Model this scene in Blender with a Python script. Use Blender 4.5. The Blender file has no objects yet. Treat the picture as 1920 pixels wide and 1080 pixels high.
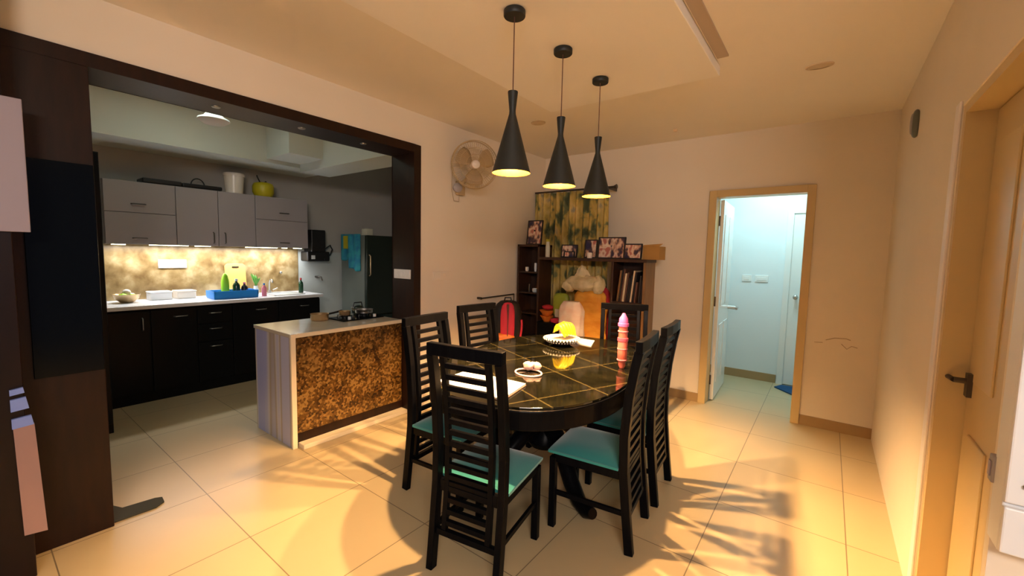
import bpy, bmesh, math, random
from mathutils import Vector, Matrix
random.seed(7)
PI = math.pi
S = bpy.context.scene
C = S.collection
# ------------------------------------------------------------------ camera
cam = bpy.data.cameras.new('camera'); co = bpy.data.objects.new('camera', cam); C.objects.link(co)
cam.sensor_width = 36; cam.lens = 786.54 / 1920 * 36; cam.clip_start = 0.02
Rm = (Matrix.Rotation(6.45274959e-01, 4, 'Z') @ Matrix.Rotation(1.48909783, 4, 'X') @ Matrix.Rotation(2.19879164e-02, 4, 'Z'))
co.matrix_world = Matrix.Translation((0, 0, 1.5)) @ Rm
S.camera = co
# ------------------------------------------------------------------ world, light, exposure
S.view_settings.view_transform = 'Standard'; S.view_settings.look = 'None'
S.view_settings.gamma = 1; S.view_settings.exposure = 0.74
w = bpy.data.worlds.new('world'); S.world = w; w.use_nodes = True
w.node_tree.nodes['Background'].inputs[0].default_value = (0.62, 0.66, 0.95, 1)
w.node_tree.nodes['Background'].inputs[1].default_value = 0.13

def area(name, loc, size, power, col, rot=(0, 0, 0), sy=None):
    l = bpy.data.lights.new(name, 'AREA'); l.size = size; l.energy = power; l.color = col
    if sy: l.shape = 'RECTANGLE'; l.size_y = sy
    o = bpy.data.objects.new(name, l); C.objects.link(o); o.location = loc; o.rotation_euler = rot
    return o
BULB = 9500
area('added_warm_fill', (-1.6, -1.6, 2.65), 0.8, 3, (1.0, 0.76, 0.62))  # weak warm fill added behind the camera, no visible lamp
area('added_rear_fill', (1.3, -1.3, 2.35), 1.2, 50, (1.0, 0.86, 0.76), (math.radians(52), 0, math.radians(38)), 0.25)  # unseen area light added behind the camera to lift seats and walls
area('added_kitchen_fill', (-4.2, 1.3, 2.85), 0.5, 3.0, (0.86, 1.0, 0.84))  # dim area light added for the kitchen, its source is not seen
area('added_corridor_fill', (-0.5, 5.25, 2.66), 0.5, 14, (0.62, 0.95, 1.0))  # unseen area light added to brighten the corridor
area('cabinet_strip_light', (-5.56, 1.8, 1.495), 1.8, 12, (0.95, 0.97, 1.0), (0, 0, PI/2), 0.05)

# ------------------------------------------------------------------ materials
M = {}
def mat(name, col, rough=0.6, metal=0, spec=0.5, emit=None, es=0, trans=0, sheen=0, coat=0, alpha=1, ior=None):
    m = bpy.data.materials.new(name); m.use_nodes = True
    b = m.node_tree.nodes['Principled BSDF']
    b.inputs['Base Color'].default_value = (*col, 1); b.inputs['Roughness'].default_value = rough
    b.inputs['Metallic'].default_value = metal; b.inputs['Specular IOR Level'].default_value = spec
    if emit: b.inputs['Emission Color'].default_value = (*emit, 1); b.inputs['Emission Strength'].default_value = es
    b.inputs['Transmission Weight'].default_value = trans; b.inputs['Sheen Weight'].default_value = sheen
    b.inputs['Coat Weight'].default_value = coat
    if ior: b.inputs['IOR'].default_value = ior
    M[name] = m; return m
def nd(m, t, **kw):
    n = m.node_tree.nodes.new(t)
    for k, v in kw.items(): setattr(n, k, v)
    return n
def lk(m, a, b): m.node_tree.links.new(a, b)
def bsdf(m): return m.node_tree.nodes['Principled BSDF']
def coords(m, scale=(1, 1, 1), loc=(0, 0, 0), kind='Object', rot=(0, 0, 0)):
    tc = nd(m, 'ShaderNodeTexCoord'); mp = nd(m, 'ShaderNodeMapping')
    mp.inputs['Scale'].default_value = scale; mp.inputs['Location'].default_value = loc; mp.inputs['Rotation'].default_value = rot
    lk(m, tc.outputs[kind], mp.inputs['Vector']); return mp.outputs['Vector']
def ramp(m, fac, stops, interp='LINEAR'):
    r = nd(m, 'ShaderNodeValToRGB'); r.color_ramp.interpolation = interp
    e = r.color_ramp.elements
    while len(e) < len(stops): e.new(0.5)
    for q, (p, c) in zip(e, stops): q.position = p; q.color = (*c, 1)
    lk(m, fac, r.inputs['Fac']); return r.outputs['Color']
def noise(m, vec, scale, detail=3, rough=0.5, dist=0):
    n = nd(m, 'ShaderNodeTexNoise'); n.inputs['Scale'].default_value = scale; n.inputs['Detail'].default_value = detail
    n.inputs['Roughness'].default_value = rough; n.inputs['Distortion'].default_value = dist
    lk(m, vec, n.inputs['Vector']); return n.outputs['Fac']
def bump(m, h, strength=0.1, dist=0.01):
    b = nd(m, 'ShaderNodeBump'); b.inputs['Strength'].default_value = strength; b.inputs['Distance'].default_value = dist
    lk(m, h, b.inputs['Height']); lk(m, b.outputs['Normal'], bsdf(m).inputs['Normal'])
def noisy(name, stops, scale=4, detail=3, mscale=(1, 1, 1), rough=0.6, bstr=0, dist=0, interp='LINEAR', **kw):
    m = mat(name, stops[0][1], rough, **kw)
    v = coords(m, mscale); f = noise(m, v, scale, detail, dist=dist)
    lk(m, ramp(m, f, stops, interp), bsdf(m).inputs['Base Color'])
    if bstr: bump(m, f, bstr)
    return m

# plaster walls, slightly uneven paint
noisy('cream_paint', [(0.3, (0.80, 0.71, 0.57)), (0.7, (0.84, 0.75, 0.62))], 1.6, 4, rough=0.85, bstr=0.03)
noisy('ceiling_paint', [(0.3, (0.84, 0.78, 0.69)), (0.7, (0.87, 0.81, 0.72))], 1.2, 3, rough=0.9)
noisy('panel_paint', [(0.3, (0.88, 0.84, 0.77)), (0.7, (0.90, 0.86, 0.80))], 1.2, 3, rough=0.9)
noisy('grey_paint', [(0.3, (0.46, 0.44, 0.40)), (0.7, (0.50, 0.48, 0.44))], 1.5, 3, rough=0.85)
noisy('soffit_paint', [(0.3, (0.70, 0.74, 0.68)), (0.7, (0.73, 0.76, 0.70))], 1.5, 3, rough=0.85)
noisy('corridor_paint', [(0.3, (0.70, 0.78, 0.80)), (0.7, (0.73, 0.80, 0.82))], 1.5, 3, rough=0.8)
mat('door_paint', (0.62, 0.47, 0.23), 0.35)
mat('frame_paint', (0.62, 0.45, 0.20), 0.4)
mat('white_gloss', (0.80, 0.82, 0.80), 0.25)
mat('white_trim', (0.86, 0.80, 0.78), 0.5)
mat('skirting', (0.36, 0.24, 0.11), 0.4)
mat('slot_wood', (0.46, 0.36, 0.26), 0.6)
# floor tiles
m = mat('floor_tile', (0.7, 0.6, 0.45), 0.28, spec=0.35)
v = coords(m, (1, 1, 1), (-0.17, -0.85, 0))
bk = nd(m, 'ShaderNodeTexBrick'); bk.offset = 0; bk.inputs['Scale'].default_value = 1
bk.inputs['Brick Width'].default_value = 0.62; bk.inputs['Row Height'].default_value = 0.64
bk.inputs['Mortar Size'].default_value = 0.0028; bk.inputs['Mortar Smooth'].default_value = 0.2
bk.inputs['Color1'].default_value = (0.55, 0.43, 0.25, 1); bk.inputs['Color2'].default_value = (0.52, 0.405, 0.235, 1)
bk.inputs['Mortar'].default_value = (0.20, 0.15, 0.09, 1)
lk(m, v, bk.inputs['Vector'])
nf = noise(m, coords(m), 2.5, 5)
mx = nd(m, 'ShaderNodeMixRGB', blend_type='MULTIPLY'); mx.inputs[0].default_value = 0.35
lk(m, bk.outputs['Color'], mx.inputs[1]); lk(m, ramp(m, nf, [(0.3, (0.86, 0.84, 0.8)), (0.7, (1, 1, 1))]), mx.inputs[2])
lk(m, mx.outputs[0], bsdf(m).inputs['Base Color'])
# dark woods
noisy('chair_wood', [(0.3, (0.0018, 0.002, 0.003)), (0.7, (0.004, 0.004, 0.005))], 6, 3, (12, 12, 1), rough=0.33, spec=0.06)
noisy('frame_wood', [(0.3, (0.011, 0.0035, 0.0018)), (0.7, (0.020, 0.0065, 0.0026))], 5, 3, (6, 6, 1), rough=0.4, spec=0.3)
noisy('maroon_wood', [(0.3, (0.006, 0.0015, 0.0012)), (0.7, (0.010, 0.0025, 0.002))], 5, 3, (6, 6, 1), rough=0.35, spec=0.3)
noisy('shelf_wood', [(0.3, (0.030, 0.012, 0.007)), (0.7, (0.055, 0.024, 0.012))], 5, 3, (8, 8, 1), rough=0.45)
noisy('side_wood', [(0.3, (0.16, 0.085, 0.03)), (0.7, (0.24, 0.13, 0.05))], 5, 3, (10, 10, 1), rough=0.45)
mat('black_laminate', (0.004, 0.0045, 0.005), 0.4, spec=0.15)
mat('black_glass', (0.002, 0.003, 0.004), 0.14, spec=0.18)
mat('black_plastic', (0.008, 0.008, 0.009), 0.4)
mat('white_plastic', (0.80, 0.80, 0.80), 0.4)
mat('white_laminate', (0.36, 0.325, 0.325), 0.4)
mat('white_door_panel', (0.34, 0.30, 0.36), 0.4)
mat('pink_panel', (0.36, 0.22, 0.20), 0.4)
mat('blue_strip', (0.22, 0.32, 0.75), 0.3)
mat('teal_velvet', (0.012, 0.25, 0.235), 0.75, sheen=0.6)
mat('steel', (0.55, 0.53, 0.5), 0.28, metal=1)
mat('dark_metal', (0.10, 0.085, 0.07), 0.4, metal=0.8)
mat('lamp_black', (0.010, 0.014, 0.014), 0.5)
mat('lamp_gold', (0.14, 0.045, 0.0008), 0.6, spec=0.1)
mat('bulb_glow', (1, 0.8, 0.4), 0.5, emit=(1.0, 0.60, 0.26), es=BULB)
mat('led_glow', (1, 1, 0.8), 0.5, emit=(1.0, 0.93, 0.55), es=9)
mat('cord_brown', (0.10, 0.035, 0.025), 0.6)
# table glass over dark stone with pale diagonal inlay lines
m = mat('table_stone', (0.02, 0.02, 0.01), 0.07, spec=0.4)
v = coords(m); f = noise(m, v, 5, 6, 0.62, 0.8)
c1 = ramp(m, f, [(0.35, (0.003, 0.003, 0.002)), (0.6, (0.009, 0.008, 0.004)), (0.78, (0.024, 0.019, 0.007))])
v2 = coords(m, (1, 1, 1), (0.1, 0.12, 0), rot=(0, 0, 0.62))
b2 = nd(m, 'ShaderNodeTexBrick'); b2.offset = 0; b2.inputs['Scale'].default_value = 1
b2.inputs['Brick Width'].default_value = 0.36; b2.inputs['Row Height'].default_value = 0.36; b2.inputs['Mortar Size'].default_value = 0.008
b2.inputs['Mortar Smooth'].default_value = 0.8
lk(m, v2, b2.inputs['Vector'])
mx = nd(m, 'ShaderNodeMixRGB'); lk(m, b2.outputs['Fac'], mx.inputs[0]); lk(m, c1, mx.inputs[1]); mx.inputs[2].default_value = (0.055, 0.043, 0.016, 1)
lk(m, mx.outputs[0], bsdf(m).inputs['Base Color'])
# island materials
m = mat('mosaic', (0.3, 0.15, 0.04), 0.35)
v = coords(m, (1, 1, 1)); vo = nd(m, 'ShaderNodeTexVoronoi', feature='F1'); vo.inputs['Scale'].default_value = 58; lk(m, v, vo.inputs['Vector'])
sp = nd(m, 'ShaderNodeSeparateColor'); lk(m, vo.outputs['Color'], sp.inputs[0])
nz = noise(m, v, 7, 4)
ad = nd(m, 'ShaderNodeMath', operation='MULTIPLY_ADD'); lk(m, sp.outputs[0], ad.inputs[0]); ad.inputs[1].default_value = 0.55
lk(m, nz, ad.inputs[2])
lk(m, ramp(m, ad.outputs[0], [(0.42, (0.022, 0.008, 0.002)), (0.62, (0.068, 0.028, 0.004)), (0.8, (0.135, 0.06, 0.009)), (0.98, (0.27, 0.15, 0.04))]), bsdf(m).inputs['Base Color'])
bump(m, vo.outputs['Distance'], 0.3, 0.004)
noisy('island_marble', [(0.40, (0.40, 0.42, 0.70)), (0.47, (0.60, 0.58, 0.60)), (0.53, (0.42, 0.35, 0.26)), (0.60, (0.50, 0.50, 0.66))], 1.0, 0, (7, 0.3, 0.1), rough=0.2)
noisy('island_top', [(0.3, (0.52, 0.46, 0.36)), (0.7, (0.62, 0.57, 0.47))], 3, 4, rough=0.12)
mat('cream_edge', (0.80, 0.68, 0.48), 0.3)
noisy('counter_white', [(0.3, (0.80, 0.80, 0.82)), (0.7, (0.86, 0.86, 0.88))], 5, 4, rough=0.25)
noisy('backsplash', [(0.32, (0.17, 0.10, 0.035)), (0.5, (0.28, 0.185, 0.075)), (0.68, (0.44, 0.33, 0.17))], 8, 6, rough=0.35, dist=0.15)
noisy('pale_tile', [(0.3, (0.52, 0.56, 0.54)), (0.7, (0.62, 0.66, 0.64))], 2, 3, rough=0.25)
# textiles, small things
noisy('camo_curtain', [(0.36, (0.07, 0.09, 0.04)), (0.43, (0.17, 0.19, 0.08)), (0.5, (0.52, 0.38, 0.09)), (0.62, (0.66, 0.50, 0.18)), (0.74, (0.34, 0.32, 0.22))], 7, 3, (1, 1, 0.7), rough=0.85, dist=0.5)
m = mat('photo_print', (0.5, 0.4, 0.3), 0.3)
oi = nd(m, 'ShaderNodeObjectInfo'); v = coords(m, (1, 1, 0.7)); va = nd(m, 'ShaderNodeVectorMath', operation='MULTIPLY_ADD')
cx = nd(m, 'ShaderNodeCombineXYZ')
for k_ in range(3): lk(m, oi.outputs['Random'], cx.inputs[k_])
lk(m, cx.outputs[0], va.inputs[0]); va.inputs[1].default_value = (9, 7, 5); lk(m, v, va.inputs[2])
lk(m, ramp(m, noise(m, va.outputs[0], 14, 2), [(0.34, (0.02, 0.02, 0.07)), (0.44, (0.10, 0.06, 0.07)), (0.50, (0.62, 0.36, 0.24)), (0.58, (0.80, 0.66, 0.52)), (0.66, (0.50, 0.16, 0.12))]), bsdf(m).inputs['Base Color'])
mat('red_cloth', (0.52, 0.02, 0.03), 0.75)
mat('crimson_cloth', (0.68, 0.03, 0.06), 0.7)
mat('orange_plastic', (0.80, 0.20, 0.02), 0.5)
noisy('orange_cloth', [(0.35, (0.70, 0.28, 0.02)), (0.65, (0.82, 0.40, 0.05))], 7, 4, (1, 1, 2), rough=0.7, bstr=1.0)
noisy('white_sack', [(0.35, (0.72, 0.48, 0.36)), (0.65, (0.78, 0.66, 0.54))], 6, 4, (1, 1, 2), rough=0.6, bstr=1.0)
noisy('beige_cloth', [(0.35, (0.50, 0.42, 0.22)), (0.65, (0.70, 0.60, 0.38))], 9, 3, rough=0.8, bstr=1.0)
mat('green_plastic', (0.30, 0.36, 0.03), 0.5)
mat('label_white', (0.60, 0.58, 0.45), 0.5)
mat('cardboard', (0.40, 0.21, 0.05), 0.8)
mat('banana_yellow', (0.92, 0.66, 0.01), 0.4)
mat('banana_tip', (0.16, 0.10, 0.02), 0.6)
mat('paper', (0.84, 0.80, 0.78), 0.6)
mat('ceramic', (0.80, 0.72, 0.62), 0.25)
mat('pink_plastic', (0.80, 0.12, 0.20), 0.3, trans=0.3)
mat('coral_plastic', (0.86, 0.20, 0.16), 0.3, trans=0.25)
mat('violet_plastic', (0.80, 0.16, 0.52), 0.3, trans=0.2)
mat('pale_pink', (0.82, 0.55, 0.50), 0.4)
mat('blue_plastic', (0.01, 0.24, 0.72), 0.35)
mat('lime_plastic', (0.36, 0.75, 0.02), 0.4)
mat('dark_green_glass', (0.01, 0.05, 0.02), 0.2)
mat('leaf_green', (0.08, 0.28, 0.03), 0.5)
mat('board_wood', (0.78, 0.40, 0.11), 0.5)
mat('soap_pink', (0.75, 0.22, 0.28), 0.3)
mat('yellow_enamel', (0.50, 0.42, 0.01), 0.4)
noisy('cyan_towel', [(0.4, (0.012, 0.17, 0.30)), (0.6, (0.03, 0.30, 0.36))], 10, 3, rough=0.85, bstr=0.5)
mat('fridge_side', (0.13, 0.145, 0.125), 0.35)
mat('fridge_front', (0.015, 0.024, 0.018), 0.25)
mat('pan_bronze', (0.62, 0.44, 0.24), 0.3, metal=0.7)
mat('fan_cream', (0.50, 0.37, 0.20), 0.5)
mat('fan_blade', (0.42, 0.30, 0.15), 0.5)
mat('blue_mat', (0.008, 0.06, 0.16), 0.95)
mat('dark_flat', (0.035, 0.035, 0.025), 0.8)
mat('scuff', (0.52, 0.40, 0.28), 0.9)
mat('book_cream', (0.70, 0.56, 0.36), 0.7); mat('book_brown', (0.14, 0.06, 0.035), 0.6); mat('book_black', (0.015, 0.012, 0.014), 0.6)
mat('clear_glass', (0.9, 0.95, 0.95), 0.05, trans=1, ior=1.3)
mat('dim_lens', (0.66, 0.52, 0.34), 0.5)

# ------------------------------------------------------------------ mesh helpers
class MB:
    def __init__(s): s.bm = bmesh.new()
    def _add(s, vs, fs):
        bv = [s.bm.verts.new(v) for v in vs]
        for f in fs:
            try: s.bm.faces.new([bv[i] for i in f])
            except ValueError: pass
    def box(s, x0, x1, y0, y1, z0, z1, mtx=None):
        vs = [Vector(p) for p in ((x0,y0,z0),(x1,y0,z0),(x1,y1,z0),(x0,y1,z0),(x0,y0,z1),(x1,y0,z1),(x1,y1,z1),(x0,y1,z1))]
        if mtx: vs = [mtx @ v for v in vs]
        s._add(vs, [(3,2,1,0),(4,5,6,7),(0,1,5,4),(1,2,6,5),(2,3,7,6),(3,0,4,7)]); return s
    def tube(s, pts, r, seg=10, cap=True, closed=False):
        pts = [Vector(p) for p in pts]; n = len(pts)
        rs = r if isinstance(r, (list, tuple)) else [r]*n
        vs = []; up = None
        for i, p in enumerate(pts):
            a = pts[(i-1) % n] if (i or closed) else pts[0]; b = pts[(i+1) % n] if (i < n-1 or closed) else pts[-1]
            t = (b-a).normalized()
            if up is None:
                up = t.orthogonal().normalized()
            up = (up - t*up.dot(t))
            if up.length < 1e-6: up = t.orthogonal()
            up.normalize(); sd = t.cross(up)
            for k in range(seg):
                an = 2*PI*k/seg; vs.append(p + (up*math.cos(an)+sd*math.sin(an))*rs[i])
        fs = []
        for i in range(n if closed else n-1):
            j = (i+1) % n
            for k in range(seg):
                l = (k+1) % seg; fs.append((i*seg+k, i*seg+l, j*seg+l, j*seg+k))
        if cap and not closed:
            fs.append(tuple(range(seg))[::-1]); fs.append(tuple((n-1)*seg+k for k in range(seg)))
        s._add(vs, fs); return s
    def cyl(s, p0, p1, r, seg=20): return s.tube([p0, p1], r, seg)
    def lathe(s, prof, c=(0,0,0), seg=28, sx=1, sy=1, cap=True):
        vs = []; c = Vector(c)
        for r, z in prof:
            for k in range(seg):
                a = 2*PI*k/seg; vs.append(c + Vector((r*sx*math.cos(a), r*sy*math.sin(a), z)))
        fs = [(i*seg+k, i*seg+(k+1)%seg, (i+1)*seg+(k+1)%seg, (i+1)*seg+k) for i in range(len(prof)-1) for k in range(seg)]
        if cap:
            fs.append(tuple(range(seg))[::-1]); fs.append(tuple((len(prof)-1)*seg+k for k in range(seg)))
        s._add(vs, fs); return s
    def prism(s, poly, z0, z1, mtx=None):   # poly of (a,b), extruded along third axis
        n = len(poly); vs = [Vector((a, b, z0)) for a, b in poly] + [Vector((a, b, z1)) for a, b in poly]
        if mtx: vs = [mtx @ v for v in vs]
        s._add(vs, [tuple(range(n))[::-1], tuple(range(n, 2*n))] + [(i, (i+1) % n, n+(i+1) % n, n+i) for i in range(n)]); return s
    def sweep(s, pts, w, d, wdir=(1,0,0)):  # rectangular section along a path
        wd = Vector(wdir); vs = []; pts = [Vector(p) for p in pts]; n = len(pts)
        for i, p in enumerate(pts):
            t = (pts[min(i+1, n-1)] - pts[max(i-1, 0)]).normalized(); dd = t.cross(wd).normalized()
            ww = w[i] if isinstance(w, (list, tuple)) else w; de = d[i] if isinstance(d, (list, tuple)) else d
            for a, b in ((-1,-1),(1,-1),(1,1),(-1,1)): vs.append(p + wd*ww/2*a + dd*de/2*b)
        fs = [(i*4+k, i*4+(k+1)%4, (i+1)*4+(k+1)%4, (i+1)*4+k) for i in range(n-1) for k in range(4)]
        fs += [(3,2,1,0), tuple((n-1)*4+k for k in range(4))]
        s._add(vs, fs); return s
    def blob(s, c, r, seg=20, rings=12, jit=0, seed=1, p=2):  # soft, slightly lumpy ellipsoid
        rnd = random.Random(seed); ph = [rnd.uniform(0, 6.28) for _ in range(6)]
        vs = []; c = Vector(c)
        for i in range(rings+1):
            th = PI*i/rings
            for k in range(seg):
                a = 2*PI*k/seg
                q = 1+jit*(math.sin(3*a+ph[0]+2*th)+math.sin(5*a+ph[1]-3*th)+math.sin(7*th+ph[2]+2*a))
                x, y, z = math.sin(th)*math.cos(a), math.sin(th)*math.sin(a), math.cos(th)
                f = (abs(x)**p+abs(y)**p+abs(z)**p)**(-1/p)
                vs.append(c + Vector((x*r[0], y*r[1], z*r[2]))*f*q)
        fs = [(i*seg+k, (i+1)*seg+k, (i+1)*seg+(k+1)%seg, i*seg+(k+1)%seg) for i in range(rings) for k in range(seg)]
        s._add(vs, fs); return s
    def rot(s, mtx): bmesh.ops.transform(s.bm, matrix=mtx, verts=s.bm.verts); return s

def build(name, mb, material, parent=None, bevel=0, smooth=False, origin=None, sub=0):
    bm = mb.bm
    bmesh.ops.remove_doubles(bm, verts=bm.verts, dist=1e-6)
    bmesh.ops.recalc_face_normals(bm, faces=bm.faces)
    off = Vector((0, 0, 0))
    if parent is not None:
        off = Vector(parent.get('_o', (0, 0, 0)))
    elif origin is None and bm.verts:
        xs = [v.co for v in bm.verts]; off = Vector(((min(v.x for v in xs)+max(v.x for v in xs))/2, (min(v.y for v in xs)+max(v.y for v in xs))/2, min(v.z for v in xs)))
    elif origin is not None: off = Vector(origin)
    bmesh.ops.translate(bm, vec=-off, verts=bm.verts)
    me = bpy.data.meshes.new(name); bm.to_mesh(me); bm.free()
    o = bpy.data.objects.new(name, me); C.objects.link(o)
    me.materials.append(M[material] if isinstance(material, str) else material)
    if smooth:
        for p in me.polygons: p.use_smooth = True
    if parent is not None: o.parent = parent; o['_o'] = tuple(off)
    else: o.location = off; o['_o'] = tuple(off)
    if bevel:
        b = o.modifiers.new('bevel', 'BEVEL'); b.width = bevel; b.segments = 2; b.limit_method = 'ANGLE'; b.angle_limit = 0.7
    if sub:
        u = o.modifiers.new('sub', 'SUBSURF'); u.levels = sub; u.render_levels = sub
    if smooth and not sub:
        try: me.set_sharp_from_angle(angle=0.9)
        except Exception: pass
    return o
def tag(o, label, cat, group=None):
    o['label'] = label; o['category'] = cat
    if group: o['group'] = group
    return o
def thing(name, loc, label, cat, group=None, rz=0):
    o = bpy.data.objects.new(name, None); C.objects.link(o); o.empty_display_size = 0.1
    o.location = loc; o.rotation_euler = (0, 0, rz); o['_o'] = tuple(loc)
    return tag(o, label, cat, group)
def local(o): o['_o'] = (0, 0, 0); return o
def struct(name, mb, material, parent=None, **kw):
    o = build(name, mb, material, parent, **kw)
    if parent is None: o['kind'] = 'structure'
    return o
def copy_tree(o, parent=None):
    c = o.copy(); C.objects.link(c); c.parent = parent
    for ch in list(o.children): copy_tree(ch, c)
    return c
B = lambda *a: MB().box(*a)

# ================================================================== SETTING
XW = -2.97; CZ = 2.71; KX = -5.72
struct('floor', B(-5.9, 3.0, -3.0, 6.1, -0.1, 0), 'floor_tile', origin=(0, 0, 0))
struct('ceiling', B(XW, 3.0, -3.0, 4.72, CZ, CZ+0.1), 'ceiling_paint')
# dropped ceiling panel (a trim of the ceiling)
struct('trim_1', B(-1.885, -0.633, 0.55, 2.98, 2.65, CZ), 'panel_paint', bevel=0.004)
struct('trim_2', B(-0.622, -0.560, 0.6, 2.84, 2.700, CZ), 'slot_wood')
# left wall with the wide kitchen opening
wl = B(XW-0.29, XW, 2.54, 4.72, 0, CZ).box(XW-0.29, XW, -3.0, 2.54, 2.43, CZ).box(XW-0.29, XW, -3.0, 0.12, 0, 2.43)
struct('wall_left', wl, 'cream_paint', origin=(0, 0, 0))
# dark wood casing of the opening
struct('trim_3', B(XW-0.30, XW+0.012, 2.468, 2.545, 0, 2.436).box(XW-0.30, XW+0.012, 0.1, 2.468, 2.366, 2.436).box(XW-0.30, XW+0.012, 0.1, 0.44, 0, 2.366), 'frame_wood', origin=(0, 0, 0), bevel=0.003)
# back wall with doorway
wb = B(XW-0.1, -0.985, 4.6, 4.72, 0, CZ).box(-0.985, -0.145, 4.6, 4.72, 2.15, CZ).box(-0.145, 0.5, 4.6, 4.72, 0, CZ)
struct('wall_back', wb, 'cream_paint', origin=(0, 0, 0))
d1 = struct('door_1', B(-1.0, -0.93, 4.575, 4.74, 0, 2.165).box(-0.195, -0.13, 4.575, 4.74, 0, 2.165).box(-0.93, -0.195, 4.575, 4.74, 2.10, 2.165), 'frame_paint', origin=(-0.565, 4.66, 0), bevel=0.003)
# right wall, its door recess and end face
struct('wall_right', B(0.38, 0.68, 2.43, 4.6, 0, CZ).box(0.38, 0.68, 1.62, 2.43, 2.12, CZ).box(0.38, 0.68, 1.585, 1.62, 0, CZ), 'cream_paint', origin=(0, 0, 0))
struct('baseboard_back', B(XW, -1.0, 4.588, 4.6, 0, 0.09).box(-0.13, 0.38, 4.588, 4.6, 0, 0.09), 'skirting', origin=(0, 0, 0))
struct('trim_8', B(0.371, 0.38, 2.43, 2.50, 0, 2.14), 'white_trim', origin=(0.375, 2.465, 0), bevel=0.003)
d2 = struct('door_2', B(0.385, 0.55, 2.395, 2.43, 0, 2.12).box(0.385, 0.55, 1.62, 2.395, 2.085, 2.12).box(0.385, 0.55, 1.62, 1.65, 0, 2.085), 'door_paint', origin=(0.45, 2.0, 0))
lf = MB().box(0.47, 0.51, 1.655, 2.39, 0.01, 2.08)
leaf2 = build('door_leaf', lf, 'door_paint', d2, bevel=0.002)
for (y0, y1, z0, z1) in ((1.75, 1.97, 0.18, 0.85), (2.08, 2.30, 0.18, 0.85), (1.75, 1.97, 1.05, 1.95), (2.08, 2.30, 1.05, 1.95)):
    build('door_panel', B(0.463, 0.472, y0, y1, z0, z1), 'door_paint', leaf2, bevel=0.004)
hb = MB().box(0.455, 0.472, 2.325, 2.365, 0.985, 1.075).cyl((0.465, 2.345, 1.045), (0.42, 2.345, 1.045), 0.011).tube([(0.42, 2.345, 1.045), (0.415, 2.36, 1.047), (0.412, 2.44, 1.042)], 0.0095)
build('door_handle', hb, 'dark_metal', leaf2, smooth=True)
# white unit against the wall end, seen at the right edge
u = thing('wall_cabinet', (0.7, 1.54, 0.80), 'white wall cabinet at the right edge, past the cream door', 'cabinet')
build('body', B(0.374, 1.05, 1.505, 1.584, 0.80, 2.2), 'white_plastic', u, bevel=0.004)
build('door', B(0.374, 1.04, 1.49, 1.504, 0.93, 2.19), 'white_plastic', u, bevel=0.004)
build('drawer', B(0.374, 1.04, 1.487, 1.504, 0.805, 0.92), 'white_plastic', u, bevel=0.004)
build('knob', MB().blob((0.405, 1.485, 0.98), (0.006, 0.006, 0.006)), 'dark_metal', u)
# corridor behind the doorway
struct('wall_corridor', B(-1.6, 1.2, 5.95, 6.07, 0, CZ).box(-1.6, -1.5, 4.72, 5.95, 0, CZ).box(1.1, 1.2, 4.72, 5.95, 0, CZ).box(-1.6, 1.2, 4.72, 6.07, CZ, CZ+0.1), 'corridor_paint', origin=(0, 0, 0))
struct('baseboard_corridor', B(-1.5, -0.43, 5.935, 5.95, 0, 0.10), 'skirting', origin=(0, 0, 0))
d3 = struct('door_3', B(-0.42, -0.36, 5.91, 5.955, 0, 2.10).box(-0.36, 0.42, 5.91, 5.955, 2.04, 2.10).box(0.36, 0.42, 5.91, 5.955, 0, 2.04), 'white_gloss', origin=(0, 5.93, 0))
build('door_leaf', B(-0.36, 0.36, 5.925, 5.95, 0.01, 2.04), 'white_gloss', d3)
build('door_handle', MB().cyl((-0.288, 5.925, 1.065), (-0.288, 5.88, 1.065), 0.014).blob((-0.288, 5.87, 1.065), (0.028, 0.02, 0.028)), 'steel', d3, smooth=True)
# open leaf of the doorway (its own swinging leaf)
hx, hy = -0.905, 4.74; Lw = 0.76
mt = Matrix.Translation((hx, hy, 0)) @ Matrix.Rotation(math.radians(92.5), 4, 'Z')
leaf1 = build('door_leaf', MB().box(0, Lw, -0.018, 0.018, 0.01, 2.09, mt), 'white_gloss', d1, bevel=0.002)
for (x0, x1, z0, z1) in ((0.10, 0.34, 0.18, 0.80), (0.42, 0.66, 0.18, 0.80), (0.10, 0.34, 1.0, 1.95), (0.42, 0.66, 1.0, 1.95)):
    build('door_panel', MB().box(x0, x1, -0.024, -0.016, z0, z1, mt), 'white_gloss', leaf1, bevel=0.005)
build('door_handle', MB().cyl((-0.93, 5.45, 0.93), (-0.84, 5.45, 0.93), 0.022).tube([(-0.85, 5.45, 0.93), (-0.82, 5.45, 0.93), (-0.815, 5.36, 0.925)], 0.013), 'steel', leaf1, smooth=True)
for z in (0.22, 1.05, 1.88):
    build('hinge', MB().cyl((-0.925, 4.745, z-0.05), (-0.925, 4.745, z+0.05), 0.011), 'dark_metal', d1, smooth=True)
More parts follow.
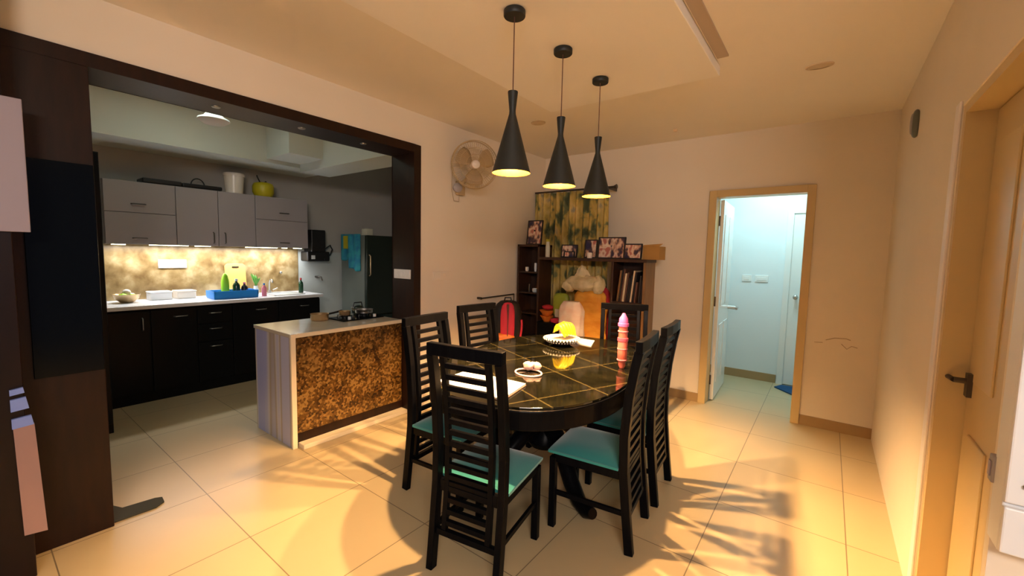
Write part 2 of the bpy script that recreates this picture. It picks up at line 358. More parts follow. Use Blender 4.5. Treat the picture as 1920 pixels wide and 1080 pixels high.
# kitchen shell
kw = B(KX-0.12, KX, -0.9, 4.42, 0, 3.0).box(KX, XW-0.29, 4.3, 4.42, 0, 3.0).box(KX, XW-0.29, -1.0, -0.9, 0, 3.0)
struct('wall_kitchen', kw, 'grey_paint', origin=(0, 0, 0))
struct('ceiling_kitchen', B(KX, XW-0.29, -0.9, 4.3, 2.9, 3.0), 'soffit_paint', origin=(0, 0, 0))
struct('trim_4', B(KX, -5.1, -0.9, 2.9, 2.46, 2.9).box(-5.1, -4.58, 2.16, 2.53, 2.50, 2.9).box(-5.1, XW-0.29, 2.53, 2.9, 2.41, 2.9), 'soffit_paint', origin=(0, 0, 0))
struct('trim_5', B(KX, KX+0.012, 0.7, 2.78, 0.93, 1.51), 'backsplash', origin=(0, 0, 0))
struct('trim_6', B(KX, KX+0.010, 2.785, 4.3, 0, 1.46), 'pale_tile', origin=(0, 0, 0))

# ================================================================== DINING CHAIRS
def make_chair():
    r = local(thing('dining_chair', (0, 0, 0), '', 'chair'))
    for sx in (-1, 1):
        pts = [(sx*0.178, y, z) for z, y in ((0, -0.235), (0.2, -0.212), (0.42, -0.19), (0.6, -0.186), (0.8, -0.20), (0.95, -0.222), (1.04, -0.24))]
        build('rear_leg', MB().sweep(pts, 0.034, 0.044), 'chair_wood', r, bevel=0.003)
        build('front_leg', MB().sweep([(sx*0.172, 0.195, 0), (sx*0.172, 0.195, 0.40)], 0.036, 0.036), 'chair_wood', r, bevel=0.003)
        build('stretcher', MB().sweep([(sx*0.172, -0.205, 0.20), (sx*0.172, 0.18, 0.20)], 0.016, 0.026), 'chair_wood', r, bevel=0.002)
        pts = [(sx*0.118, y, z) for z, y in ((0.20, -0.212), (0.42, -0.19), (0.6, -0.186), (0.8, -0.20), (0.95, -0.222), (1.04, -0.24))]
        build('back_stile', MB().sweep(pts, 0.026, 0.024), 'chair_wood', r, bevel=0.002)
    tr = MB()
    tr.prism([(-0.197, -0.222), (-0.07, -0.23), (0.07, -0.23), (0.197, -0.222), (0.197, -0.258), (0.07, -0.266), (-0.07, -0.266), (-0.197, -0.258)], 1.035, 1.092)
    build('top_rail', tr, 'chair_wood', r, bevel=0.004)
    build('bottom_rail', MB().box(-0.16, 0.16, -0.225, -0.20, 0.17, 0.20), 'chair_wood', r, bevel=0.002)
    sl = MB()
    def yz(z):
        P = ((0, -0.235), (0.2, -0.212), (0.42, -0.19), (0.6, -0.186), (0.8, -0.20), (0.95, -0.222), (1.04, -0.24))
        for (a, ya), (b, yb) in zip(P, P[1:]):
            if a <= z <= b: return ya+(yb-ya)*(z-a)/(b-a)
        return -0.24
    for k in range(15):
        z = 0.235+k*0.054; y = yz(z)
        sl.box(-0.108, 0.108, y-0.011, y+0.011, z-0.012, z+0.012)
    build('slats', sl, 'chair_wood', r, bevel=0.0015)
    fr = MB().box(-0.155, 0.155, 0.180, 0.205, 0.375, 0.43).box(-0.155, 0.155, -0.20, -0.178, 0.375, 0.43)
    for sx in (-1, 1): fr.box(sx*0.172-0.012, sx*0.172+0.012, -0.19, 0.185, 0.375, 0.43)
    build('seat_frame', fr, 'chair_wood', r, bevel=0.002)
    cu = MB(); n = 14
    def H(x, y): return 0.436 + 0.034*(1-(abs(x)/0.21)**4)*(1-(abs(y)/0.21)**4)
    def V(i, j): return (-0.195+0.39*i/n, -0.165+0.385*j/n)
    vs = []
    for i in range(n+1):
        for j in range(n+1):
            x, y = V(i, j); yy = (y-0.0275)
            vs.append(Vector((x, y, H(x*1.02, yy*1.04))))
    fs = [(i*(n+1)+j, (i+1)*(n+1)+j, (i+1)*(n+1)+j+1, i*(n+1)+j+1) for i in range(n) for j in range(n)]
    cu._add(vs, fs)
    cu.box(-0.195, 0.195, -0.165, 0.22, 0.425, 0.438)
    build('seat_cushion', cu, 'teal_velvet', r, smooth=True)
    return r
chair0 = make_chair()
GC = 'dining chairs around the table'
chairs = [
    (-1.285, 1.555, 10, 'black slatted chair at the near table end, nearest of all, its back turned to us'),
    (-0.963, 2.119, 97, 'nearer black slatted chair on the right side, striped shade across its teal seat'),
    (-0.992, 2.628, 94.4, 'black slatted chair on the right side, farther one, closer to the open doorway'),
    (-1.83, 1.848, -85, 'black slatted chair on the left side in front of the kitchen island corner'),
    (-1.986, 2.47, -96, 'black slatted chair on the left side against the cream wall below the fan'),
    (-1.29, 3.235, 203, 'black slatted chair at the far table end in front of the bookshelf'),
]
for i, (x, y, a, lab) in enumerate(chairs):
    c = chair0 if i == 0 else copy_tree(chair0)
    c.location = (x, y, 0); c.rotation_euler = (0, 0, math.radians(a)); tag(c, lab, 'chair', GC)

# ================================================================== DINING TABLE
TX, TY, TR, TZ = -1.48, 2.38, math.radians(12), 0.79
def oval(a, b, n=72, p=2.45):
    out = []
    for k in range(n):
        t = 2*PI*k/n; cx, sx = math.cos(t), math.sin(t)
        out.append((a*abs(cx)**(2/p)*(1 if cx >= 0 else -1), b*abs(sx)**(2/p)*(1 if sx >= 0 else -1)))
    return out
tb = local(thing('dining_table', (TX, TY, 0), 'oval black dining table with glossy dark stone top in the middle of the room', 'table', rz=TR))
build('tabletop', MB().prism(oval(0.590, 0.925), 0.778, 0.79), 'table_stone', tb, bevel=0.002)
build('apron', MB().prism(oval(0.600, 0.935), 0.678, 0.778), 'chair_wood', tb, bevel=0.008)
build('pedestal', MB().lathe([(0.10, 0.20), (0.13, 0.24), (0.09, 0.30), (0.075, 0.42), (0.12, 0.50), (0.12, 0.56), (0.16, 0.66), (0.22, 0.678)], seg=28), 'chair_wood', tb, smooth=True)
for k in range(4):
    a = PI/4 + k*PI/2 + 0.15; ca, sa = math.cos(a), math.sin(a)
    pr = ((0.05, 0.34), (0.14, 0.33), (0.24, 0.24), (0.33, 0.12), (0.42, 0.05), (0.50, 0.045), (0.55, 0.06))
    yf = 1.25
    pts = [(r*ca, r*sa*yf, z) for r, z in pr]
    build('leg', MB().tube(pts, [0.05, 0.055, 0.055, 0.05, 0.045, 0.045, 0.03], 14), 'chair_wood', tb, smooth=True)

# ================================================================== PENDANT LAMPS
def make_lamp():
    r = local(thing('pendant_lamp', (0, 0, 0), '', 'lamp'))
    build('canopy', MB().lathe([(0.0495, 0), (0.052, 0.004), (0.052, 0.026), (0.048, 0.030)], (0, 0, -0.030), 32), 'lamp_black', r, smooth=True)
    build('cord', MB().tube([(0, 0, -0.03), (0, 0, -0.373)], 0.0025, 8), 'cord_brown', r)
    prof = [(0.024, 0), (0.0245, -0.004), (0.0155, -0.09), (0.0165, -0.105), (0.094, -0.385)]
    sh = [(a, z-0.373) for a, z in prof]; inn = [(a-0.002, z-0.373) for a, z in prof[::-1]]
    build('shade', MB().lathe([(0.001, -0.373)]+sh, cap=False, seg=40), 'lamp_black', r, smooth=True)
    build('inner_shade', MB().lathe(inn, cap=False, seg=40), 'lamp_gold', r, smooth=True)
    build('bulb', MB().lathe([(0.001, -0.634), (0.008, -0.636), (0.011, -0.647), (0.019, -0.664), (0.021, -0.677), (0.016, -0.692), (0.001, -0.698)], seg=20, cap=False), 'bulb_glow', r, smooth=True)
    return r
lamp0 = make_lamp()
for i, (y, lab) in enumerate(((1.660, 'black cone pendant lamp nearest the camera, lowest in view'), (2.115, 'middle black cone pendant of the row of three'), (2.596, 'farthest and smallest looking black cone pendant, toward the curtain'))):
    c = lamp0 if i == 0 else copy_tree(lamp0)
    c.location = (-1.27, y, 2.65); tag(c, lab, 'lamp', 'row of pendant lamps over the table')

# ================================================================== ON THE TABLE
def on(x, y): return x, y
nb = thing('notebook', (-1.46, 1.67, TZ), 'large white notebook lying flat on the table behind the nearest chair', 'book')
q = [(-1.205, 1.545), (-1.262, 1.825), (-1.68, 1.80), (-1.66, 1.545)]
build('cover', MB().prism(q, TZ, TZ+0.004), 'book_brown', nb)
build('pages', MB().prism([(a*0.985-0.022, b*0.985+0.025) for a, b in q], TZ+0.004, TZ+0.013), 'paper', nb)
# tiara / headband
hd = thing('headband', (-1.39, 2.03, TZ), 'pale pink headband with bow lying on the table', 'headband')
ring = [(-1.385+0.085*math.cos(t), 2.02+0.062*math.sin(t), TZ+0.007+0.004*math.sin(t)) for t in [2*PI*k/28 for k in range(28)]]
build('band', MB().tube(ring, 0.0055, 8, closed=True), 'pale_pink', hd, smooth=True)
bw = MB().blob((-1.415, 2.06, TZ+0.035), (0.035, 0.018, 0.026), jit=0.05).blob((-1.372, 2.09, TZ+0.035), (0.032, 0.018, 0.024), jit=0.05, seed=3).blob((-1.393, 2.072, TZ+0.045), (0.016, 0.016, 0.016))
build('bow', bw, 'pale_pink', hd, smooth=True)
# fruit basket with bananas
fb = thing('fruit_bowl', (-1.65, 2.86, TZ), 'round pale fruit bowl with beaded rim under the bananas', 'bowl')
bx, by = -1.65, 2.86
build('dish', MB().lathe([(0.001, 0.008), (0.06, 0.008), (0.10, 0.03), (0.135, 0.055), (0.14, 0.057), (0.138, 0.050), (0.105, 0.022), (0.06, 0.0), (0.001, 0.0)], (bx, by, TZ), 36, cap=False), 'dark_metal', fb, smooth=True)
build('liner', MB().lathe([(0.001, 0.012), (0.06, 0.012), (0.10, 0.036), (0.131, 0.058), (0.128, 0.062), (0.09, 0.05), (0.001, 0.045)], (bx, by, TZ), 36, cap=False), 'ceramic', fb, smooth=True)
be = MB()
for k in range(34):
    a = 2*PI*k/34; be.blob((bx+0.14*math.cos(a), by+0.14*math.sin(a), TZ+0.052), (0.008, 0.008, 0.008), 8, 6)
    be.blob((bx+0.118*math.cos(a+.09), by+0.118*math.sin(a+.09), TZ+0.034), (0.007, 0.007, 0.007), 8, 6)
build('beads', be, 'ceramic', fb, smooth=True)
for i in range(5):
    tt = (i-2)*0.16
    bn = MB(); pts = []; rs = []
    for k in range(11):
        s_ = k/10; an = -0.2+2.0*s_
        pts.append((bx-0.035+0.10*s_+0.006*i, by-0.045+0.022*i+0.02*math.sin(tt*3), TZ+0.058+0.10*math.sin(PI*(0.16+0.78*s_))+0.006*(2-abs(i-2))))
        rs.append(0.019*min(1, 0.35+2.6*min(s_, 1-s_)))
    bn.tube(pts, rs, 10)
    b_ = build('banana', bn, 'banana_yellow', None, smooth=True)
    tag(b_, ('frontmost', 'second from the front', 'middle', 'second from the back', 'rearmost')[i]+' yellow banana of the bunch in the pale fruit bowl', 'banana', 'bunch of bananas')
    build('tip', MB().cyl(pts[0], Vector(pts[0])+Vector((-0.008, 0, -0.006)), 0.006, 8), 'banana_tip', b_)
pp = MB().prism([(-1.60, 2.99), (-1.44, 2.96), (-1.51, 3.16), (-1.66, 3.16)], TZ, TZ+0.008)
tag(build('paper_sheets', pp, 'paper'), 'white paper sheets on the table behind the fruit bowl', 'paper')
# pink bottle
pb = thing('pink_bottle', (-1.01, 2.52, TZ), 'tall slim pink plastic bottle standing on the right of the table', 'bottle')
px_, py_ = -1.01, 2.52
build('body', MB().lathe([(0.001, 0.0), (0.014, 0.001), (0.022, 0.018), (0.024, 0.045), (0.029, 0.05), (0.030, 0.10), (0.030, 0.17), (0.027, 0.176)], (px_, py_, TZ), 24, cap=False), 'coral_plastic', pb, smooth=True)
build('band', MB().lathe([(0.028, 0.172), (0.034, 0.176), (0.034, 0.194), (0.028, 0.198)], (px_, py_, TZ), 24), 'pink_plastic', pb, smooth=True)
for z_ in (0.05, 0.12, 0.232): build('ring', MB().lathe([(0.027, z_), (0.0325, z_+0.002), (0.0325, z_+0.008), (0.027, z_+0.010)], (px_, py_, TZ), 24), 'soap_pink', pb, smooth=True)
build('neck', MB().lathe([(0.027, 0.198), (0.028, 0.22), (0.027, 0.27), (0.030, 0.28)], (px_, py_, TZ), 24), 'coral_plastic', pb, smooth=True)
build('cap', MB().lathe([(0.028, 0.268), (0.034, 0.27), (0.034, 0.288), (0.029, 0.290), (0.027, 0.318), (0.012, 0.342), (0.008, 0.352), (0.001, 0.353)], (px_, py_, TZ), 24, cap=False), 'violet_plastic', pb, smooth=True)

# ================================================================== KITCHEN ISLAND
il = thing('kitchen_island', (-3.43, 1.98, 0), 'low island with brown mosaic front and striped marble side in the kitchen opening', 'island')
build('worktop', B(-3.76, -3.115, 1.455, 2.465, 0.842, 0.87), 'island_top', il, bevel=0.003)
build('side_panel', B(-3.74, -3.125, 1.458, 1.482, 0.0, 0.842), 'island_marble', il)
build('edge_strip', B(-3.128, -3.108, 1.450, 1.486, 0, 0.87).box(-3.128, -3.108, 1.486, 2.465, 0.842, 0.872), 'cream_edge', il, bevel=0.002)
build('carcass', B(-3.72, -3.15, 1.482, 2.465, 0.0, 0.842), 'frame_wood', il)
build('mosaic_panel', B(-3.15, -3.130, 1.486, 2.465, 0.10, 0.842), 'mosaic', il)
build('kickboard', B(-3.15, -3.122, 1.486, 2.465, 0.04, 0.105), 'frame_wood', il)
tag(build('kerb_strip', B(-3.13, -3.045, 1.50, 2.466, 0.0, 0.035), 'cream_edge', bevel=0.004), 'cream stone kerb on the floor along the mosaic island front', 'kerb')
# hob with pots
hb = thing('gas_hob', (-3.72+0.25, 2.2, 0.87), 'low steel gas hob with black pan supports on the island', 'hob')
build('plate', B(-3.625, -3.36, 2.02, 2.44, 0.871, 0.882), 'black_glass', hb, bevel=0.003)
for (x, y) in ((-3.52, 2.13), (-3.52, 2.33)):
    g = MB()
    for k in range(4):
        a = k*PI/2+0.4; g.tube([(x+0.03*math.cos(a), y+0.03*math.sin(a), 0.900), (x+0.075*math.cos(a), y+0.075*math.sin(a), 0.900), (x+0.08*math.cos(a), y+0.08*math.sin(a), 0.882)], 0.004, 6)
    build('burner', g.lathe([(0.03, 0.882), (0.03, 0.893), (0.02, 0.896)], (x, y, 0), 20), 'black_plastic', hb)
for y in (2.10, 2.36): build('knob', MB().cyl((-3.395, y, 0.882), (-3.395, y, 0.905), 0.014), 'white_plastic', hb)
def pot(name, x, y, z, r, h, material, label, cat, lid=None, handle=False, cover=None):
    t = thing(name, (x, y, z), label, cat)
    build('body', MB().lathe([(0.001, 0), (r*0.9, 0), (r, h*0.15), (r, h), (r*1.04, h+0.003), (r*0.94, h), (r*0.93, h*0.2), (0.001, h*0.16)], (x, y, z), 32, cap=False), material, t, smooth=True)
    if lid: build('lid', MB().lathe([(r*1.03, h+0.001), (r*1.0, h+0.008), (r*0.5, h+0.02), (0.012, h+0.024), (0.012, h+0.04), (0.001, h+0.042)], (x, y, z), 28, cap=False), lid, t, smooth=True)
    if handle: build('handle', MB().tube([(x-0.01, y+r, z+h*0.8), (x+0.0, y+r+0.06, z+h*0.95), (x, y+r+0.14, z+h+0.01)], 0.009, 8), 'black_plastic', t, smooth=True)
    return t
pot('saucepan', -3.60, 1.935, 0.871, 0.075, 0.055, 'pan_bronze', 'shiny low saucepan at the left end of the pots on the island', 'pan', handle=True)
pot('cooking_pot', -3.52, 2.13, 0.904, 0.05, 0.035, 'pan_bronze', 'small copper toned pot on the near hob burner', 'pot')
pot('steel_pan', -3.52, 2.33, 0.904, 0.08, 0.035, 'steel', 'wide steel pan on the hob burner beside the brown post', 'pan', handle=False)
kt = thing('tea_kettle', (-3.69, 2.38, 0.871), 'dark kettle behind the wide steel pan on the island', 'kettle')
build('body', MB().lathe([(0.001, 0), (0.055, 0), (0.06, 0.04), (0.05, 0.07), (0.02, 0.085), (0.001, 0.086)], (-3.69, 2.38, 0.871), cap=False), 'fridge_front', kt, smooth=True)
build('spout', MB().tube([(-3.68, 2.34, 0.905), (-3.665, 2.29, 0.945)], [0.014, 0.008], 10), 'steel', kt, smooth=True)
build('handle', MB().tube([(-3.70, 2.33, 0.945), (-3.70, 2.34, 0.985), (-3.70, 2.42, 0.985), (-3.70, 2.43, 0.945)], 0.006, 8), 'black_plastic', kt, smooth=True)

# ================================================================== KITCHEN CABINETS
FX = -5.12   # front of the base units
def handle_h(y, z, x, w=0.11): return MB().tube([(x, y-w/2, z), (x+0.022, y-w/2+0.01, z), (x+0.022, y+w/2-0.01, z), (x, y+w/2, z)], 0.0055, 8)
def handle_v(y, z, x, w=0.12): return MB().tube([(x, y, z-w/2), (x+0.022, y, z-w/2+0.01), (x+0.022, y, z+w/2-0.01), (x, y, z+w/2)], 0.0055, 8)
bases = [(0.60, 1.09, 'black base cabinet at the left end under the white counter', 'door', 'v'),
         (1.09, 1.46, 'black base cabinet with one long door and a top bar handle', 'door', 'h'),
         (1.46, 1.78, 'black drawer unit with three bar handles under the counter', 'drawer', 3),
         (1.78, 2.26, 'black base cabinet half hidden by the island, beside the drawer unit', 'door', 'h'),
         (2.26, 2.76, 'black base cabinet below the sink end of the counter', 'door', 'h')]
for y0, y1, lab, kind, n in bases:
    t = thing('base_cabinet', (-5.42, (y0+y1)/2, 0), lab, 'cabinet', 'black base cabinets')
    build('body', B(-5.70, FX-0.02, y0, y1, 0.0, 0.90), 'black_laminate', t)
    if kind == 'drawer':
        for (z0, z1) in ((0.71, 0.885), (0.52, 0.70), (0.10, 0.51)):
            d = build('drawer', B(FX-0.02, FX, y0+0.004, y1-0.004, z0, z1), 'black_laminate', t, bevel=0.002)
            build('handle', handle_h((y0+y1)/2, {0.71: 0.815, 0.52: 0.65, 0.10: 0.465}[z0], FX), 'steel', d, smooth=True)
    else:
        d = build('door', B(FX-0.02, FX, y0+0.004, y1-0.004, 0.10, 0.885), 'black_laminate', t, bevel=0.002)
        build('handle', handle_v(y1-0.06, 0.76, FX) if n == 'v' else handle_h((y0+y1)/2+0.05, 0.81, FX), 'steel', d, smooth=True)
tag(build('worktop', B(-5.707, -5.09, 0.58, 2.79, 0.903, 0.94), 'counter_white', bevel=0.004), 'long white kitchen countertop over the black base units', 'worktop')
UX = -5.39
def upper(y0, y1, splits, hs, lab):
    t = thing('upper_cabinet', (-5.55, (y0+y1)/2, 1.51), lab, 'cabinet', 'grey upper cabinets')
    build('body', B(-5.718, UX-0.02, y0, y1, 1.51, 2.115), 'white_laminate', t)
    for (a, b, c, d_), (k, hy, hz) in zip(splits, hs):
        d = build('door', B(UX-0.02, UX, a+0.003, b-0.003, c+0.003, d_-0.003), 'white_laminate', t, bevel=0.002)
        build('handle', (handle_h if k == 'h' else handle_v)(hy, hz, UX), 'dark_metal', d, smooth=True)
upper(0.85, 1.392, [(0.85, 1.392, 1.51, 1.815), (0.85, 1.392, 1.815, 2.115)], [('h', 1.10, 1.57), ('h', 1.10, 1.90)], 'grey white upper cabinet with two flap doors at the left end')
upper(1.392, 1.767, [(1.392, 1.767, 1.51, 2.115)], [('v', 1.715, 1.60)], 'grey white upper cabinet, left door of the tall middle pair')
upper(1.767, 2.142, [(1.767, 2.142, 1.51, 2.115)], [('v', 1.825, 1.60)], 'grey white upper cabinet, right door of the tall middle pair')
upper(2.142, 2.76, [(2.142, 2.76, 1.51, 1.84), (2.142, 2.76, 1.84, 2.115)], [('h', 2.47, 1.57), ('h', 2.47, 1.93)], 'grey white upper cabinet with two flap doors beside the water purifier')
ls = thing('led_strip', (-5.45, 1.8, 1.50), 'glowing yellow light strip under the upper cabinets', 'light')
for (a, b) in ((0.90, 1.0), (1.18, 1.50), (1.56, 1.70), (2.05, 2.40), (2.46, 2.52), (2.60, 2.70)): build('glowing_segment', B(-5.46, -5.44, a, b, 1.503, 1.509), 'led_glow', ls)
tu = thing('tall_unit', (-4.78, 0.35, 0), 'tall black kitchen unit just behind the left post of the opening', 'cabinet')
build('body', B(-5.10, -4.48, 0.0, 0.695, 0.0, 2.2), 'black_laminate', tu, bevel=0.003)
build('door', B(-4.48, -4.46, 0.005, 0.69, 0.08, 2.19), 'black_laminate', tu, bevel=0.003)
# things on top of the cabinets
tr = thing('baking_tray', (-5.5, 1.33, 2.115), 'flat black tray on top of the upper cabinets, left one', 'tray')
build('tray', B(-5.62, -5.40, 1.14, 1.455, 2.118, 2.165).rot(Matrix.Identity(4)), 'black_plastic', tr, bevel=0.01)
tr = thing('roasting_tray', (-5.5, 1.66, 2.115), 'black tray with a wire loop handle on top of the cabinets', 'tray')
build('tray', B(-5.62, -5.40, 1.46, 1.82, 2.118, 2.16), 'black_plastic', tr, bevel=0.012)
build('handle', MB().tube([(-5.5, 1.62+0.06*math.cos(t), 2.16+0.07*math.sin(t)) for t in [PI*k/12 for k in range(13)]], 0.006, 8), 'black_plastic', tr, smooth=True)
wc = thing('storage_tub', (-5.5, 1.97, 2.115), 'pale plastic tub with lid on top of the cabinets', 'container')
build('body', MB().lathe([(0.085, 0), (0.1, 0.19)], (-5.5, 1.97, 2.117), 32), 'ceramic', wc, smooth=True)
build('lid', MB().lathe([(0.107, 0.19), (0.107, 0.215), (0.10, 0.225)], (-5.5, 1.97, 2.117), 32), 'ceramic', wc, smooth=True)
yb = thing('yellow_pot', (-5.5, 2.28, 2.115), 'yellow enamel pot with handles on top of the cabinets', 'pot')
build('body', MB().lathe([(0.09, 0), (0.115, 0.05), (0.115, 0.12), (0.10, 0.155), (0.05, 0.17), (0.001, 0.172)], (-5.5, 2.28, 2.117), 32, cap=False), 'yellow_enamel', yb, smooth=True)
build('handle', MB().tube([(-5.44, 2.22, 2.28), (-5.43, 2.19, 2.33), (-5.42, 2.18, 2.35)], 0.007, 8), 'black_plastic', yb, smooth=True)
build('knob', MB().blob((-5.5, 2.31, 2.295), (0.012, 0.012, 0.012)), 'black_plastic', yb, smooth=True)
# counter items
CT = 0.94
sw = thing('socket_plate', (-5.7, 1.42, 1.264), 'wide white socket plate on the brown kitchen backsplash', 'socket')
build('plate', B(-5.708, -5.695, 1.30, 1.547, 1.264, 1.353), 'white_plastic', sw, bevel=0.003)
for k in range(4): build('switch', B(-5.696, -5.690, 1.325+0.053*k, 1.36+0.053*k, 1.285, 1.33), 'white_plastic', sw, bevel=0.002)
bwl = thing('glass_bowl', (-5.45, 0.99, CT), 'glass bowl of green fruit at the left end of the counter', 'bowl')
build('bowl', MB().lathe([(0.001, 0.004), (0.05, 0.004), (0.09, 0.04), (0.105, 0.085), (0.10, 0.085), (0.085, 0.045), (0.045, 0.010), (0.001, 0.010)], (-5.45, 0.99, CT), 32, cap=False), 'pan_bronze', bwl, smooth=True)
fr_pos = [(-5.47, 0.96, 0.055), (-5.43, 1.03, 0.055), (-5.42, 0.96, 0.062), (-5.48, 1.03, 0.06), (-5.45, 0.99, 0.10)]
for i, (x, y, z) in enumerate(fr_pos):
    f = build('green_fruit' if i < 4 else 'yellow_fruit', MB().blob((x, y, CT+z), (0.034, 0.034, 0.032)), 'lime_plastic' if i < 3 else 'ceramic', smooth=True)
    tag(f, ('left front', 'right front', 'middle front')[i]+' small green fruit in the glass bowl on the counter' if i < 3 else ('pale round fruit on the top of the bowl' if i == 4 else 'pale round fruit at the back of the counter bowl'), 'fruit', 'fruit in the counter bowl')
for (y0, y1, lab, mt_) in ((1.18, 1.36, 'clear food box on the counter below the socket plate', 'white_plastic'), (1.40, 1.57, 'cream food box on the counter left of the blue basket', 'ceramic')):
    t = thing('food_box', (-5.57, (y0+y1)/2, CT), lab, 'container')
    build('body', B(-5.66, -5.50, y0, y1, CT, CT+0.075), mt_, t, bevel=0.008)
    build('lid', B(-5.665, -5.495, y0-0.004, y1+0.004, CT+0.075, CT+0.088), mt_, t, bevel=0.004)
cb = MB().prism([(-0.11, 0), (0.11, 0), (0.11, 0.34), (0.085, 0.365), (-0.085, 0.365), (-0.11, 0.34)], -0.009, 0.009, Matrix.Translation((-5.655, 2.02, CT+0.005)) @ Matrix.Rotation(math.radians(-7), 4, 'Y') @ Matrix.Rotation(PI/2, 4, 'Z') @ Matrix.Rotation(PI/2, 4, 'X'))
cbt = thing('cutting_board', (-5.655, 2.02, CT), 'light wooden cutting board leaning on the backsplash', 'board')
build('board', cb, 'board_wood', cbt, bevel=0.004)
build('handle_slot', MB().box(-5.688, -5.678, 1.985, 2.055, 1.262, 1.275), 'black_plastic', cbt)
# blue dish basket
bs = thing('dish_basket', (-5.32, 1.86, CT), 'blue plastic dish basket on the white counter', 'basket')
g = MB()
for (a, b, c, d_) in ((-5.44, -5.20, 1.64, 1.655), (-5.44, -5.20, 2.065, 2.08), (-5.44, -5.425, 1.64, 2.08), (-5.215, -5.20, 1.64, 2.08)): g.box(a, b, c, d_, CT+0.012, CT+0.085)
build('wall', g, 'blue_plastic', bs, bevel=0.004)
build('base', B(-5.435, -5.205, 1.645, 2.075, CT+0.001, CT+0.014), 'blue_plastic', bs)
def bottle(name, x, y, z, r, h, m1, m2, lab, cat='bottle', sy=1, neck=0.35):
    t = thing(name, (x, y, z), lab, cat)
    build('body', MB().lathe([(0.001, 0), (r*0.95, 0), (r, h*0.05), (r, h*0.6), (r*0.8, h*0.72), (r*neck, h*0.8), (r*neck, h*0.9)], (x, y, z), 24, sy=sy, cap=False), m1, t, smooth=True)
    build('cap', MB().lathe([(r*neck*1.15, h*0.87), (r*neck*1.15, h), (0.001, h)], (x, y, z), 20, cap=False), m2, t, smooth=True)
    return t
gp = thing('lime_bottle', (-5.36, 1.80, CT+0.015), 'tall lime green bottle standing in the blue basket', 'bottle')
build('body', MB().lathe([(0.001, 0), (0.034, 0), (0.038, 0.05), (0.038, 0.17), (0.026, 0.23), (0.012, 0.255), (0.001, 0.258)], (-5.36, 1.80, CT+0.016), 24, cap=False), 'lime_plastic', gp, smooth=True)
bottle('dark_bottle', -5.36, 1.91, CT+0.016, 0.036, 0.19, 'dark_green_glass', 'white_plastic', 'dark glass bottle with white cap in the blue basket')
bottle('short_bottle', -5.34, 1.985, CT+0.016, 0.033, 0.15, 'black_plastic', 'soap_pink', 'short black bottle in the blue basket, right of the dark glass one')
cupo = MB().lathe([(0.001, 0), (0.03, 0), (0.04, 0.07), (0.037, 0.07), (0.027, 0.005), (0.001, 0.005)], (-5.30, 2.03, CT+0.0155), 24, cap=False)
tag(build('plastic_cup', cupo, 'blue_plastic', smooth=True), 'small blue cup at the right end of the dish basket', 'cup')
bottle('soap_bottle', -5.28, 2.17, CT, 0.027, 0.15, 'soap_pink', 'blue_plastic', 'pink soap bottle right of the blue dish basket')
bottle('green_bottle', -5.40, 2.66, CT, 0.028, 0.19, 'dark_green_glass', 'red_cloth', 'dark green bottle with red cap at the sink end of the counter')
vs_ = thing('herb_vase', (-5.58, 2.20, CT), 'small green plant in a vase near the cutting board', 'plant')
build('vase', MB().lathe([(0.001, 0), (0.03, 0), (0.036, 0.04), (0.022, 0.085), (0.026, 0.10)], (-5.58, 2.20, CT), 24, cap=False), 'pale_tile', vs_, smooth=True)
g = MB()
for k in range(12):
    a = k*2.4; h = 0.10+0.10*random.random(); dx, dy = 0.05*math.cos(a), 0.05*math.sin(a)
    g.tube([(-5.58, 2.20, CT+0.09), (-5.58+dx*0.6, 2.20+dy*0.6, CT+0.09+h*0.7), (-5.58+dx, 2.20+dy, CT+0.09+h)], [0.003, 0.010, 0.002], 6)
build('leaves', g, 'leaf_green', vs_, smooth=True)
fa = thing('faucet', (-5.64, 2.38, CT), 'curved steel faucet at the kitchen sink', 'faucet')
build('spout', MB().cyl((-5.64, 2.38, CT), (-5.64, 2.38, CT+0.03), 0.022).tube([(-5.64, 2.38, CT+0.02), (-5.64, 2.38, CT+0.13), (-5.61, 2.38, CT+0.17), (-5.56, 2.38, CT+0.165), (-5.55, 2.38, CT+0.13)], 0.010, 10), 'steel', fa, smooth=True)
build('lever', MB().tube([(-5.64, 2.42, CT+0.03), (-5.62, 2.47, CT+0.06)], 0.007, 8), 'steel', fa, smooth=True)
sk = thing('kitchen_sink', (-5.38, 2.46, CT), 'steel rim of the sink set in the white counter', 'sink')
build('rim', MB().box(-5.57, -5.20, 2.26, 2.275, CT, CT+0.006).box(-5.57, -5.20, 2.60, 2.615, CT, CT+0.006).box(-5.57, -5.555, 2.26, 2.615, CT, CT+0.006).box(-5.215, -5.20, 2.26, 2.615, CT, CT+0.006), 'steel', sk)
build('basin', B(-5.555, -5.215, 2.275, 2.60, CT, CT+0.002), 'pale_tile', sk)
tag(build('wall_hook', MB().cyl((-5.706, 2.54, 1.19), (-5.68, 2.54, 1.19), 0.012).blob((-5.675, 2.54, 1.19), (0.012, 0.016, 0.016)), 'steel', smooth=True), 'small steel tap on the backsplash above the sink', 'tap')
